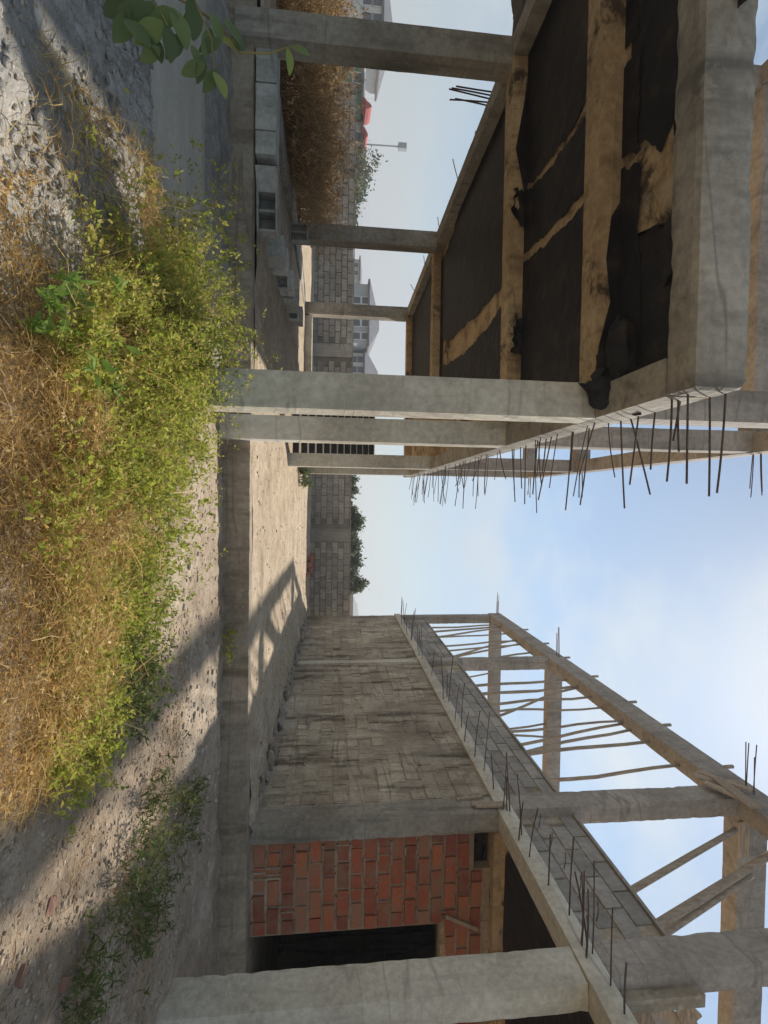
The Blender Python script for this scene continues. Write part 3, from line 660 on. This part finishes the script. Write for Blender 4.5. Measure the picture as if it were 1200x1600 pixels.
def fastmesh(name, V, Fq, mat, rnd=None):
    me = bpy.data.meshes.new(name); k = Fq.shape[1]
    me.vertices.add(len(V)); me.vertices.foreach_set('co', np.asarray(V, np.float32).ravel())
    me.loops.add(Fq.size); me.loops.foreach_set('vertex_index', Fq.ravel().astype(np.int32))
    me.polygons.add(len(Fq)); me.polygons.foreach_set('loop_start', np.arange(0, Fq.size, k, dtype=np.int32))
    me.update(calc_edges=True); me.materials.append(M[mat])
    if rnd is not None: rnd_attr(me, rnd)
    return me
def unit(a): return a/(np.linalg.norm(a, axis=-1, keepdims=True)+1e-9)
def ribbons(P0, dirs, L_, droop, w, seg=4, wob=.06):
    """thin curved blades as ribbons; returns verts, quads, and points along each for leaves"""
    n = len(P0); t = np.linspace(0, 1, seg+1)[None, :, None]
    wv = np.cumsum(RNG.normal(0, wob, (n, seg+1, 3)), 1)*L_[:, None, None]
    C = P0[:, None]+dirs[:, None]*(t*L_[:, None, None])+wv*(t > 0); C[:, :, 2] -= (droop[:, None]*t[..., 0]**2)*L_[:, None]
    side = unit(np.cross(dirs, RNG.normal(0, 1, (n, 3))))[:, None]*w[:, None, None]*(1-.75*t)
    V = np.stack([C-side, C+side], 2).reshape(-1, 3)
    b = (np.arange(n)*(seg+1)*2)[:, None, None]; s = (np.arange(seg)*2)[None, :, None]
    Fq = (b+s+np.array([0, 1, 3, 2])).reshape(-1, 4); return V, Fq, C
def dome_dirs(n, spread, up=1.0):
    a = RNG.uniform(0, 2*math.pi, n); s = np.sqrt(RNG.uniform(0, 1, n))*spread
    return unit(np.stack([np.cos(a)*s, np.sin(a)*s, np.full(n, up)], 1))
def weed(name, x, y, r, h, nst, nleaf, leaf, label, cat='weed', group=None, stem='straw', lw=.012, ll=.028, droop=.35, z=None, spread=1.0, rlo=0, rhi=1, sw=.0022, top=.25, patch=None):
    z0 = (ground_z(x, y) if y < 7.3 else plat_z(x, y)) if z is None else z
    T = Thing(name, (x, y, z0), label, cat, group)
    a = RNG.uniform(0, 2*math.pi, nst); q = np.sqrt(RNG.uniform(0, 1, nst))*r*.55
    P0 = np.stack([x+np.cos(a)*q, y+np.sin(a)*q, np.full(nst, z0-.02)], 1)
    out = np.stack([np.cos(a)*q/r, np.sin(a)*q/r, np.zeros(nst)], 1)*spread
    d = unit(dome_dirs(nst, .55*spread)+out); Ls = h*RNG.uniform(.55, 1.2, nst)/np.maximum(.55, d[:, 2])
    Ls = np.minimum(Ls, 1.6*h)
    V, Fq, C = ribbons(P0, d, Ls, np.full(nst, droop), np.full(nst, sw), 5, .05)
    T.e.location = T.o
    # side twigs
    k = RNG.integers(0, nst, nleaf//9); tt = RNG.uniform(.3, 1, len(k)); ii = np.minimum((tt*5).astype(int), 4); fr = (tt*5-ii)[:, None]
    B = C[k, ii]*(1-fr)+C[k, ii+1]*fr
    dd = unit(RNG.normal(0, 1, (len(k), 3))+np.array([0, 0, .5])); tl = RNG.uniform(.06, .24, len(k))*max(.5, h*1.3)
    V2, F2, C2 = ribbons(B, dd, tl, np.full(len(k), .1), np.full(len(k), sw*.7), 3, .08)
    VV = np.concatenate([V, V2])-np.array(T.o); FF = np.concatenate([Fq, F2+len(V)]); rr = np.concatenate([np.repeat(RNG.uniform(0, 1, nst), 5), np.repeat(RNG.uniform(.2, 1, len(k)), 3)])
    o = bpy.data.objects.new('stems', fastmesh('stems', VV, FF, stem, rr)); COL.objects.link(o); o.parent = T.e; o['kind'] = 'stuff'
    if nleaf:
        tw = RNG.uniform(0, 1, len(C2)); k = RNG.integers(0, len(C2), nleaf); tt = RNG.uniform(0, 2.99, nleaf); ii = tt.astype(int); fr = (tt-ii)[:, None]
        B = C2[k, ii]*(1-fr)+C2[k, ii+1]*fr+RNG.normal(0, .008, (nleaf, 3))
        keep = B[:, 2] > z0+h*top*RNG.uniform(.2, 1.2, nleaf)
        if patch is not None:
            cl = np.array([noise.noise(Vector(b_)*3.1)+.5*noise.noise(Vector(b_)*8) for b_ in B]); keep &= cl > patch-.30*(B[:, 2]-z0)/h-RNG.uniform(0, .25, nleaf)
        B = B[keep]; n = len(B)
        D = unit(RNG.normal(0, 1, (n, 3))+np.array([0, 0, .35])); N = unit(np.cross(D, RNG.normal(0, 1, (n, 3))))
        V3, F3 = quads(B, D, N, (sz := RNG.uniform(.35, 1.5, n))*ll, sz*RNG.uniform(.8, 1.25, n)*lw, .12)
        o = bpy.data.objects.new('foliage', fastmesh('foliage', V3-np.array(T.o), F3, leaf, np.repeat(np.clip(rlo+(rhi-rlo)*(.6*tw[k[keep]]+.4*RNG.uniform(0, 1, n)), 0, 1), 2))); COL.objects.link(o); o.parent = T.e; o['kind'] = 'stuff'
    return T
YG = 'yellow-green weed clumps in the foreground'
def W_(x, y, r, h, label, **k):
    a = dict(nst=420, nleaf=7000, sw=.0013, patch=.0, leaf='leaf_yellow', lw=.0135, ll=.026); a.update(k); a['nleaf'] = int(a['nleaf']*1.9)
    weed('weed_bush', x, y, r, h, label=label, group=YG, **a)
W_(-1.90, 4.50, .45, .55, 'brownish weed bush at the edge of the cement floor', nleaf=6000, rlo=.35, patch=.12)
W_(-1.52, 4.40, .58, .95, 'tallest yellow-green weed bush rising before the near column', nleaf=9000)
W_(-1.00, 4.00, .62, .74, 'yellow-green weed bush hiding the foot of the near column', nleaf=10000)
W_(-.45, 3.85, .58, .70, 'dense yellow-green weed bush to the right of the near column', nleaf=9000)
W_(-1.25, 3.40, .58, .60, 'brownish dry weed bush beneath the tall one', nleaf=8000, rlo=.35, patch=.2)
W_(-.60, 3.15, .58, .56, 'tangled weed bush with bare arching stems in the middle', nleaf=9000, rlo=.2, patch=.14)
W_(.10, 3.55, .58, .56, 'yellow-green weed bush beside the straw heap', nleaf=8000)
W_(.60, 3.75, .52, .48, 'bright green leafy weed on the lit soil by the kerb', nleaf=6500, rlo=0, rhi=.5)
W_(.20, 2.95, .50, .48, 'sunlit weed bush mixed with golden straw', nleaf=6000, rlo=.2)
W_(.85, 3.15, .50, .36, 'sunlit yellowish weed bush over the straw heap', nleaf=6500, rlo=.1, rhi=.8)
W_(1.25, 3.65, .45, .34, 'dark green feathery weed at the edge of the building shade', nleaf=6000, leaf='leaf_green')
W_(1.35, 3.0, .45, .30, 'low yellowish weed at the right end of the straw heap', nleaf=4500, rlo=.2)
HG = 'green herbs by the shaded portico'
for x, y, r, h, lab in ((2.65, 4.3, .40, .40, 'dark green herb on the shaded gravel nearest the alley'), (2.9, 3.7, .36, .34, 'green herb with long leaves beside brick fragments'), (3.2, 5.2, .4, .42, 'green herb growing up to the kerb in the shade'), (3.35, 4.2, .38, .36, 'green grassy herb between kerb and portico column'), (3.0, 3.1, .34, .30, 'grassy green clump by the broken brick pieces')):
    weed('green_herb', x, y, r*1.15, h*.9, 90, 900, 'leaf_green', lab, 'herb', HG, stem='straw_brown', lw=.011, ll=.05, droop=.35, sw=.0022, top=.1)
p = at(95, 525, Z=.12); weed('green_herb', p.x, p.y, .24, .36, 22, 420, 'leaf_fresh', 'fresh green herb with pointed leaves on the grey bank', 'herb', None, stem='stem', lw=.022, ll=.065, droop=.15, sw=.003, top=.2, rlo=.4)
weed('green_herb', -.62, 15.75, .3, .45, 40, 500, 'leaf_green', 'small green herb at the foot of the rearmost column', 'herb', None, stem='stem', lw=.03, ll=.12)
weed('green_herb', 2.0, 7.05, .2, .25, 25, 350, 'leaf_yellow', 'little weed sprouting at the kerb near the alley', 'herb', None, stem='stem', lw=.015, ll=.04)
# dry straw heap: far too many blades to count
def straw(name, n, xr, yr, hfun, mat, L0, w, label, cat, flat_=.5, zf=ground_z, seg=4, mask=None):
    X = RNG.uniform(*xr, n*3); Y = RNG.uniform(*yr, n*3); H = np.array([hfun(a, b) for a, b in zip(X, Y)])
    k = RNG.uniform(0, 1, n*3) < np.minimum(1, H/.10); X, Y, H = X[k][:n], Y[k][:n], H[k][:n]; n = len(X)
    Z = np.array([zf(a, b) for a, b in zip(X, Y)])+H*RNG.uniform(0, 1, n)
    d = RNG.normal(0, 1, (n, 3)); d[:, 2] = np.abs(d[:, 2])*flat_+.1; d = unit(d)
    V, Fq, C = ribbons(np.stack([X, Y, Z], 1), d, L0*RNG.uniform(.5, 1.4, n), RNG.uniform(.1, .7, n), w*RNG.uniform(.5, 1.6, n), seg, .025)
    o = bpy.data.objects.new(name, fastmesh(name, V, Fq, mat, np.repeat(np.clip(RNG.normal(.5, .28, n), 0, 1), seg))); COL.objects.link(o)
    return tag(o, label, cat, kind='stuff')
def heap(x, y):
    a = max(0, 1-((x-.35)/1.35)**2-((y-2.75)/.85)**2); b = max(0, 1-((x+.9)/.9)**2-((y-2.6)/.6)**2)*.12
    return max(0, .34*max(a, b)*(1+.9*fbm(x, y, 2.6)))
straw('dry_grass', 15000, (-1.9, 1.9), (1.7, 3.7), heap, 'straw', .20, .0013, 'golden dry grass heaped among the foreground weeds', 'dry grass', .45)
n = 7000; X = RNG.uniform(-1.6, 1.9, n*2); Y = RNG.uniform(1.8, 3.9, n*2); H = np.array([heap(a, b) for a, b in zip(X, Y)]); k = H > .03; X, Y, H = X[k], Y[k], H[k]
P = np.stack([X, Y, np.array([ground_z(a, b) for a, b in zip(X, Y)])+H*RNG.uniform(.3, 1.05, len(X))], 1); D = RNG.normal(0, 1, P.shape); D[:, 2] *= .5; D = unit(D); N = unit(np.cross(D, RNG.normal(0, 1, P.shape)))
Vl, Fl = quads(P, D, N, RNG.uniform(.012, .04, len(P)), RNG.uniform(.006, .018, len(P)), .15)
o = bpy.data.objects.new('leaf_litter', fastmesh('leaf_litter', Vl, Fl, 'straw', np.repeat(RNG.uniform(.1, 1, len(P)), 2))); COL.objects.link(o); tag(o, 'crumpled dry leaves caught in the straw heap', 'dry leaves', kind='stuff')
def stalks(x, y): return .45*max(0, 1-((x+.2)/1.9)**2-((y-3.4)/1.0)**2)
straw('dry_grass', 420, (-2.0, 1.6), (2.4, 4.5), stalks, 'straw', .55, .0022, 'long bare dry stalks arching over the weeds', 'dry grass', .8, seg=6)
def fringe(x, y): return .16*max(0, 1-abs(x+1.95+.35*(y-3.0)*.6)/.30)*(1 if 2.4 < y < 4.4 else 0)
straw('dry_grass', 1500, (-3.0, -1.3), (2.4, 4.4), fringe, 'straw', .16, .0022, 'orange dry grass fringe along the grey bank', 'dry grass', .8)
def thin(x, y): return .055*max(0, fbm(x, y, 1.3)+.25)
straw('dry_grass', 5000, (1.6, 4.4), (2.0, 5.4), thin, 'straw_brown', .13, .0018, 'sparse dry grass over the shaded gravel', 'dry grass', .3)
# dry bushes by the boundary
for x, y, r, h, lab in ((-8.8, 9.6, 1.0, 1.35, 'brown dry bush behind the outermost left column'), (-7.75, 10.0, 1.0, 1.45, 'large brown dry bush behind the row of blocks'), (-7.5, 11.2, .95, 1.45, 'straw-coloured dry bush beside the second outer column'), (-8.3, 14.0, 1.0, 1.2, 'reddish dry bush between the second and third outer columns'), (-11, 11.0, 1.3, 1.5, 'wide dry bush at the far left end of the yard')):
    weed('dry_bush', x, y, r*1.15, h*1.12, 700, 11000, 'straw_brown', lab, 'bush', 'dry bushes along the boundary', stem='straw_brown', lw=.016, ll=.06, droop=.35, sw=.005, top=.1, z=plat_z(x, y), rlo=.15)
# broad-leaved branch at the left
BP = Thing('broad_leaf_plant', (-2.95, 2.75, ground_z(-2.95, 2.75)), 'broad-leaved green shrub reaching over the cement floor', 'shrub')
def broad_leaf(base, d, nrm, L_, W2):
    base, d = Vector(base), Vector(d).normalized(); s = d.cross(Vector(nrm)).normalized(); u = s.cross(d); V = []; Fc = []
    n = 10
    for i in range(n+1):
        t = i/n; c = base+d*(L_*t)+u*(-.22*L_*t*t); w = max(.03, math.sin(math.pi*min(1, t*.96+.02))**.75)*(1-.12*t)
        for e in (-1, -.55, 0, .55, 1): V.append(c+s*(W2*w*e)+u*(.16*W2*w*e*e))
    for i in range(n):
        for j in range(4): Fc.append([i*5+j, i*5+j+1, i*5+j+6, i*5+j+5])
    return V, Fc
def bleaf(x, y, Y, d, L_, W2, nrm=(.1, -.7, .7)):
    p = at(x, y, Y=Y); v, f = broad_leaf(p, d, nrm, L_, W2); o = BP.part('leaf', v, f, 'broad_leaf', smooth=True)
    rnd_attr(o.data, [RNG.uniform(0, 1)]*len(f)); return p
stemB = [Vector((-2.95, 2.75, ground_z(-2.95, 2.75)-.03)), at(215, -40, Y=2.7), at(300, 10, Y=2.7), at(345, 40, Y=2.7), at(375, 82, Y=2.68), at(420, 84, Y=2.66), at(455, 72, Y=2.65)]
BP.part('stem', *tube(stemB, .008, 6, .004), 'stem', smooth=True)
BP.part('stem', *tube([stemB[0], at(200, -60, Y=2.6), at(240, 0, Y=2.5), at(262, 40, Y=2.48)], .007, 6, .004), 'stem', smooth=True)
BP.part('stem', *tube([stemB[0], at(230, -70, Y=2.6), at(300, -10, Y=2.55), at(330, 60, Y=2.5), at(335, 110, Y=2.5)], .006, 6, .003), 'stem', smooth=True)
for x, y, Y, d, L_, w in ((375, 82, 2.68, (-.55, 0, .0), .13, .036), (373, 80, 2.68, (-.4, -.1, -.5), .12, .034), (338, 108, 2.5, (.45, 0, -.2), .12, .032), (320, 100, 2.5, (.3, 0, -.6), .12, .034), (335, 112, 2.5, (.5, -.1, .3), .13, .036),
                          (455, 72, 2.65, (.1, 0, .5), .10, .022), (450, 75, 2.65, (.5, 0, .1), .12, .028), (262, 40, 2.48, (.55, 0, .1), .15, .042), (255, 35, 2.48, (.4, 0, -.5), .16, .05), (240, 5, 2.5, (.6, 0, -.3), .16, .05),
                          (270, 12, 2.5, (.6, 0, .3), .17, .052), (228, 15, 2.5, (.3, -.1, -.5), .15, .05), (300, -5, 2.55, (.7, 0, .1), .18, .05), (310, 15, 2.6, (.6, 0, -.3), .15, .042), (200, 0, 2.5, (.4, 0, -.6), .13, .045), (215, -15, 2.5, (.8, -.1, 0), .17, .055), (330, 20, 2.6, (.6, 0, .3), .13, .038), (345, 62, 2.6, (.3, 0, -.5), .12, .03),
                          (205, 25, 2.5, (.5, -.1, -.2), .15, .045), (232, 50, 2.5, (.5, 0, .3), .13, .04), (285, 55, 2.52, (.5, 0, -.3), .13, .036), (300, 70, 2.5, (.4, 0, .2), .11, .03), (318, 85, 2.5, (.5, .1, -.1), .12, .03), (195, 30, 2.45, (.3, 0, .4), .14, .045), (250, 75, 2.5, (.3, 0, -.4), .11, .033), (280, 25, 2.5, (.2, -.1, -.6), .14, .045), (350, 30, 2.62, (.4, 0, .4), .12, .034), (330, 45, 2.6, (.5, 0, -.1), .13, .036)):
    bleaf(x, y, Y, d, L_, w)

# ------------------------------------------------------------------ stones, gravel, debris
def ico(r, seed):
    bm = bmesh.new(); bmesh.ops.create_icosphere(bm, subdivisions=1, radius=r)
    for v in bm.verts: v.co *= 1+.35*noise.noise(v.co*(1.6/r)+Vector((seed*7.7, 0, 0))); v.co.z *= .5
    V = [v.co.copy() for v in bm.verts]; Fc = [[v.index for v in f.verts] for f in bm.faces]; bm.free(); return np.array(V), np.array(Fc)
PB = [ico(1, k) for k in range(6)]
def gravel(name, n, xr, yr, zf, r0, r1, label, dens=None, rmax=1.0, mat='pebble'):
    Vs, Fs, Rs = [], [], []; b = 0
    while len(Vs) < n:
        x, y = RNG.uniform(*xr), RNG.uniform(*yr)
        if dens and RNG.uniform() > dens(x, y): continue
        v, f = PB[RNG.integers(6)]; r = r0*(r1/r0)**(RNG.uniform()**2.2); a = RNG.uniform(0, 6.28); c, s = math.cos(a), math.sin(a)
        R = np.array([[c, -s, 0], [s, c, 0], [0, 0, 1]])*np.array([[RNG.uniform(.7, 1.3)], [RNG.uniform(.7, 1.3)], [1]])
        Vs.append(v@R.T*r+np.array([x, y, zf(x, y)+r*.12])); Fs.append(f+b); b += len(v); Rs.append(np.full(len(f), RNG.uniform(0, rmax)))
    o = bpy.data.objects.new(name, fastmesh(name, np.concatenate(Vs), np.concatenate(Fs), mat, np.concatenate(Rs))); COL.objects.link(o)
    return tag(o, label, 'gravel', kind='stuff')
gravel('gravel', 9000, (1.2, 4.7), (1.8, 5.6), ground_z, .004, .020, 'loose brown gravel in front of the portico', mat='gravel_stone')
gravel('gravel', 2200, (-3.4, -.9), (1.9, 4.2), ground_z, .004, .016, 'grey grit on the bank at the left', rmax=.9)
gravel('gravel', 2600, (-4.5, 4.7), (7.5, 21), pz, .006, .030, 'small stones strewn over the raised yard', dens=lambda x, y: .25+.75*sstep(2.0, 4.5, x)+.5*sstep(18, 21, y), rmax=.9)
gravel('gravel', 2600, (-3.4, -.8), (1.9, 4.3), ground_z, .008, .035, 'grey clods of earth on the bank at the left', dens=lambda x, y: .1+.9*(fbm(x, y, 2.3) > .1), mat='grey_soil')
gravel('gravel', 900, (-.5, 4.8), (5.2, 7.1), ground_z, .008, .04, 'stones along the foot of the kerb', rmax=.9)
def stone(x, y, z, r, label, group, mat='stone'):
    v, f = PB[int(RNG.integers(6))]; a = RNG.uniform(0, 6.28); sc = np.array([RNG.uniform(.8, 1.4), RNG.uniform(.8, 1.4), RNG.uniform(.7, 1.1)])*r
    bm = bmesh.new(); vs = [bm.verts.new(p) for p in v*sc]
    for q in f: bm.faces.new([vs[i] for i in q])
    bmesh.ops.subdivide_edges(bm, edges=bm.edges, cuts=1, use_grid_fill=True)
    for q in bm.verts: q.co += noise.noise_vector(q.co*(3/r)+Vector((x, y, 0)))*r*.12
    bm.verts.index_update(); V = [q.co+Vector((x, y, z+r*.35)) for q in bm.verts]; Fc = [[q.index for q in fa.verts] for fa in bm.faces]; bm.free()
    solo('stone', V, Fc, mat, label, 'stone', group)
y = 8.0
while y < 20.5:
    r = RNG.uniform(.10, .22); x = XF-.04-RNG.uniform(0, .22); stone(x, y, pz(x, y)-.03, r, 'rough stone lying against the foot of the stained block wall', 'stones along the wall foot'); y += r*RNG.uniform(1.6, 4)
for k, (x, y) in enumerate(((60, 30), (110, 60), (150, 130), (175, 190), (200, 255), (215, 300), (140, 235), (90, 160), (40, 250), (170, 60), (195, 120), (60, 330))):
    p = at(x, y, Z=.15); stone(p.x, p.y, ground_z(p.x, p.y)-.02, RNG.uniform(.03, .075), 'pale broken cement lump on the grey bank', 'broken lumps on the bank', 'loose_block')
for k in range(14):
    x, y = RNG.uniform(2.1, 3.1), RNG.uniform(20.2, 21.2); a = RNG.uniform(0, 3.1); me = random.choice(bricks)
    o = bpy.data.objects.new('broken_brick', me); COL.objects.link(o); o.location = (x, y, pz(x, y)+.06+.08*RNG.uniform()); o.rotation_euler = (RNG.uniform(-.5, .5), RNG.uniform(-.5, .5), a); o.scale = (.6, .9, .8)
    tag(o, 'red-brown brick thrown on the heap by the perimeter wall', 'brick', 'bricks heaped by the far wall')
for (x, y), lab in zip(((48, 1525), (100, 1535), (98, 1412)), ('orange brick fragment on the shaded gravel', 'long red brick fragment half sunk in gravel', 'small red brick chip among pebbles')):
    p = at(x, y, Z=.06); v, f = rbox(-.05, .05, -.04, .04, 0, .05, .04, .008, .008); o = solo('broken_brick', v, f, 'dusty_brick', lab, 'brick'); o.location = (p.x, p.y, ground_z(p.x, p.y)-.025); o.rotation_euler = (.2, .1, x*.7)

# ------------------------------------------------------------------ beyond the wall
def house(name, x0, x1, y0, dep, zb, ze, zr, label, wall, roof, wins, hip=.35, ridge='x'):
    T = Thing(name, ((x0+x1)/2, y0+dep/2, zb), label, 'house', 'houses beyond the perimeter wall')
    w = T.part('wall', *rbox(x0, x1, y0, y0+dep, zb, ze, 3, .02, .02), wall)
    o = .5; a, b, c, d = (x0-o, y0-o, ze), (x1+o, y0-o, ze), (x1+o, y0+dep+o, ze), (x0-o, y0+dep+o, ze); my = y0+dep/2; L_ = (x1-x0)*hip
    e, f = (x0+L_, my, zr), (x1-L_, my, zr)
    T.part('roof', [a, b, c, d, e, f], [[0, 1, 5, 4], [1, 2, 5], [2, 3, 4, 5], [3, 0, 4], [3, 2, 1, 0]], roof)
    T.part('eaves', *rbox(x0-o, x1+o, y0-o, y0+dep+o, ze-.22, ze-.004, 6, .0, .0), roof)
    for (u, z) in wins:
        x = x0+(x1-x0)*u; fr = T.part('window', *rbox(x-.55, x+.55, y0-.06, y0+.02, z-.6, z+.6, 2, 0, .0), 'white_wall'); T.part('pane', *rbox(x-.42, x+.42, y0-.08, y0-.061, z-.47, z+.47, 2, 0, 0), 'window', parent=fr)
YH = 68.
def hx(y): return at(560, y, Y=YH).x
def hz(x, y=500): return at(x, y, Y=YH).z
def hX(y, Y): return at(560, y, Y=Y).x
def hZ(x, y, Y): return at(x, y, Y=Y).z
house('house', hx(443), hx(536), YH, 9, .5, hz(577), hz(597), 'pale three-storey house with grey hipped roof beyond the wall', 'grey_wall', 'roof_grey', [(u, z) for u in (.28, .52, .66, .88) for z in (hz(571), hz(557), hz(543))], .42)
house('house', hx(541), hx(596), YH+3, 9, .5, hz(573), hz(599), 'white two-storey house with broad grey roof behind the rear column', 'white_wall', 'roof_grey', [(u, z) for u in (.2, .5, .8) for z in (hz(567), hz(554))], .3)
house('house', hX(405, 98), hX(436, 98), 98, 8, .5, hZ(563, 420, 98), hZ(567, 420, 98), 'low grey house with flat roof left of the hipped house', 'grey_wall', 'roof_grey', [(u, hZ(556, 420, 98)) for u in (.3, .7)], .2)
house('house', hX(-60, 56), hX(40, 56), 56, 9, .5, hZ(600, 10, 56), hZ(622, 10, 56), 'white house with grey roof far left behind the outer column', 'white_wall', 'roof_grey', [(u, z) for u in (.3, .6, .85) for z in (hZ(590, 10, 56), hZ(574, 10, 56))], .4)
house('house', hX(95, 48), hX(186, 48), 48, 6, .5, hZ(568, 140, 48), hZ(573, 140, 48), 'low shed with green sheeting under the larger red tarpaulin', 'green_tarp', 'roof_grey', [(.3, hZ(560, 140, 48))], .1)
def tarp(poly, Y, label):
    pts = [at(x, y, Y=Y) for x, y in poly]; solo('red_tarpaulin', *extr(pts, (.3, 1.6, -.1)), 'red_tarp', label, 'tarpaulin', 'red tarpaulins over the sheds')
tarp([(566, 150), (570, 152), (573, 157), (579, 162), (581, 166), (577, 169), (572, 170), (570, 166), (572, 160), (569, 155)], 46, 'larger red tarpaulin peaked over the green shed')
tarp([(566, 197), (570, 199), (574, 207), (575, 212), (572, 215), (569, 214), (571, 206)], 47, 'smaller red tarpaulin beside the pale tree')
house('house', hX(190, 48), hX(240, 48), 48, 6, .5, hZ(567, 215, 48), hZ(571, 215, 48), 'grey block shed under the smaller red tarpaulin', 'grey_wall', 'roof_grey', [(.5, hZ(560, 215, 48))], .1)
MST = Thing('mast', at(560, 226, Y=60)*1 - Vector((0, 0, 0)), 'slim pale mast with box on top behind the dry bushes', 'mast')
a = at(560, 226, Y=60); b = at(622, 229, Y=60); MST.part('pole', *tube([(a.x, 60, .4), (b.x, 60, b.z)], .12, 6, .08), 'metal'); MST.part('box', *rbox(b.x-.35, b.x+.35, 59.7, 60.3, b.z, b.z+1.0, 1, 0, .01), 'metal')
# boundary trees and hedge bushes beyond the wall
def tree(x, y, zb, zt, rx, n, leaf, label, ll=.25, group='trees beyond the perimeter wall', trunk=.10, name='tree'):
    T = Thing(name, (x, y, zb), label, 'tree', group); h = zt-zb
    T.part('trunk', *tube([(x, y, zb), (x+.1, y, zb+h*.4), (x+.05, y+.1, zb+h*.7)], trunk, 7, trunk*.5), 'pole')
    T.part('branch', *tube([(x+.05, y, zb+h*.35), (x+rx*.5, y+.2, zb+h*.75)], trunk*.5, 5, trunk*.2), 'pole'); T.part('branch', *tube([(x+.08, y, zb+h*.4), (x-rx*.5, y-.2, zb+h*.8)], trunk*.5, 5, trunk*.2), 'pole')
    cl = RNG.normal(0, 1, (22, 3)); cl = unit(cl)*RNG.uniform(.3, .95, (22, 1)); k = RNG.integers(0, 22, n)
    P = cl[k]*np.array([rx, rx, h*.40])+RNG.normal(0, .16, (n, 3))*np.array([rx, rx, h*.4])+np.array([x, y, zb+h*.60])
    D = unit(RNG.normal(0, 1, (n, 3))); N = unit(np.cross(D, RNG.normal(0, 1, (n, 3)))); V, Fq = quads(P, D, N, ll*RNG.uniform(.6, 1.3, n), ll*.6*RNG.uniform(.6, 1.3, n), .1)
    o = bpy.data.objects.new('crown', fastmesh('crown', V-np.array(T.o), Fq, leaf, np.repeat(RNG.uniform(0, 1, n), 2))); COL.objects.link(o); o.parent = T.e
for i, (y0, y1, top) in enumerate(((742, 768, 554), (760, 784, 557), (778, 800, 558), (794, 826, 563), (820, 846, 565), (840, 876, 566), (868, 902, 568), (894, 922, 569), (915, 934, 563))):
    a = at(550, (y0+y1)/2, Y=27.5); t = at(top, (y0+y1)/2, Y=27.5); tree(a.x, 27.5+RNG.uniform(-.5, .5), .5, t.z, (y1-y0)/780*27.5*.75, 7500, 'tree_leaf', 'dull green hedge tree showing above the perimeter wall', .16, 'hedge trees beyond the wall')
a = at(565, 255, Y=36); t = at(594, 255, Y=36); tree(a.x, 36, .5, t.z, 1.7, 900, 'pale_leaf', 'sparse pale tree standing behind the dry bushes', .22)
a = at(565, 300, Y=40); t = at(572, 300, Y=40); tree(a.x, 40, .5, t.z, 2.6, 3500, 'tree_leaf', 'rounded grey-green tree behind the sparse pale tree', .25)
a = at(565, 340, Y=42); t = at(566, 340, Y=42); tree(a.x, 42, .5, t.z, 1.8, 2500, 'tree_leaf', 'low grey-green tree beside the second outer column', .25)
solo('garden_wall', *rbox(at(545, 930, Y=30).x, at(545, 975, Y=30).x, 30, 30.3, .4, at(552, 945, Y=30).z, 1, .01, .01), 'pink_wall', 'pinkish rendered wall glimpsed between hedge and block building', 'wall')
# far hills
hv = []; hf = []; nn = 60
for i in range(nn+1):
    x = -620+1240*i/nn; h = 9+14*max(0, noise.noise(Vector((x*.006+4.2, 0, 0))))+4*noise.noise(Vector((x*.03, 1, 0)))+26*math.exp(-((x-140)/42)**2)
    hv += [(x, 560, -2), (x, 590, h), (x, 640, -2)]
for i in range(nn):
    for j in (0, 1): hf.append([i*3+j, (i+1)*3+j, (i+1)*3+j+1, i*3+j+1])
solo('hills', hv, hf, 'hill', kind='structure', recentre=False, smooth=True)
# hazy air round the whole place
x0, x1, y0, y1, z0, z1 = min(xs)-5, max(xs)+5, min(ys)-5, max(ys)+10, -4.5, 52.0
x0 = min(x0, -640); x1 = max(x1, 640); y1 = max(y1, 660)
hz_v = [(x, y, z) for z in (z0, z1) for x, y in ((x0, y0), (x1, y0), (x1, y1), (x0, y1))]
hm = bpy.data.materials.new('haze_air'); hm.use_nodes = True; hm.node_tree.nodes.clear()
ho = hm.node_tree.nodes.new('ShaderNodeOutputMaterial'); hp = hm.node_tree.nodes.new('ShaderNodeVolumePrincipled')
hp.inputs['Color'].default_value = (.86, .89, .93, 1); hp.inputs['Density'].default_value = .0014; hp.inputs['Anisotropy'].default_value = .25
hm.node_tree.links.new(hp.outputs[0], ho.inputs['Volume'])
solo('haze', hz_v, [[3, 2, 1, 0], [4, 5, 6, 7], [0, 1, 5, 4], [1, 2, 6, 5], [2, 3, 7, 6], [3, 0, 4, 7]], hm, kind='stuff', recentre=False)
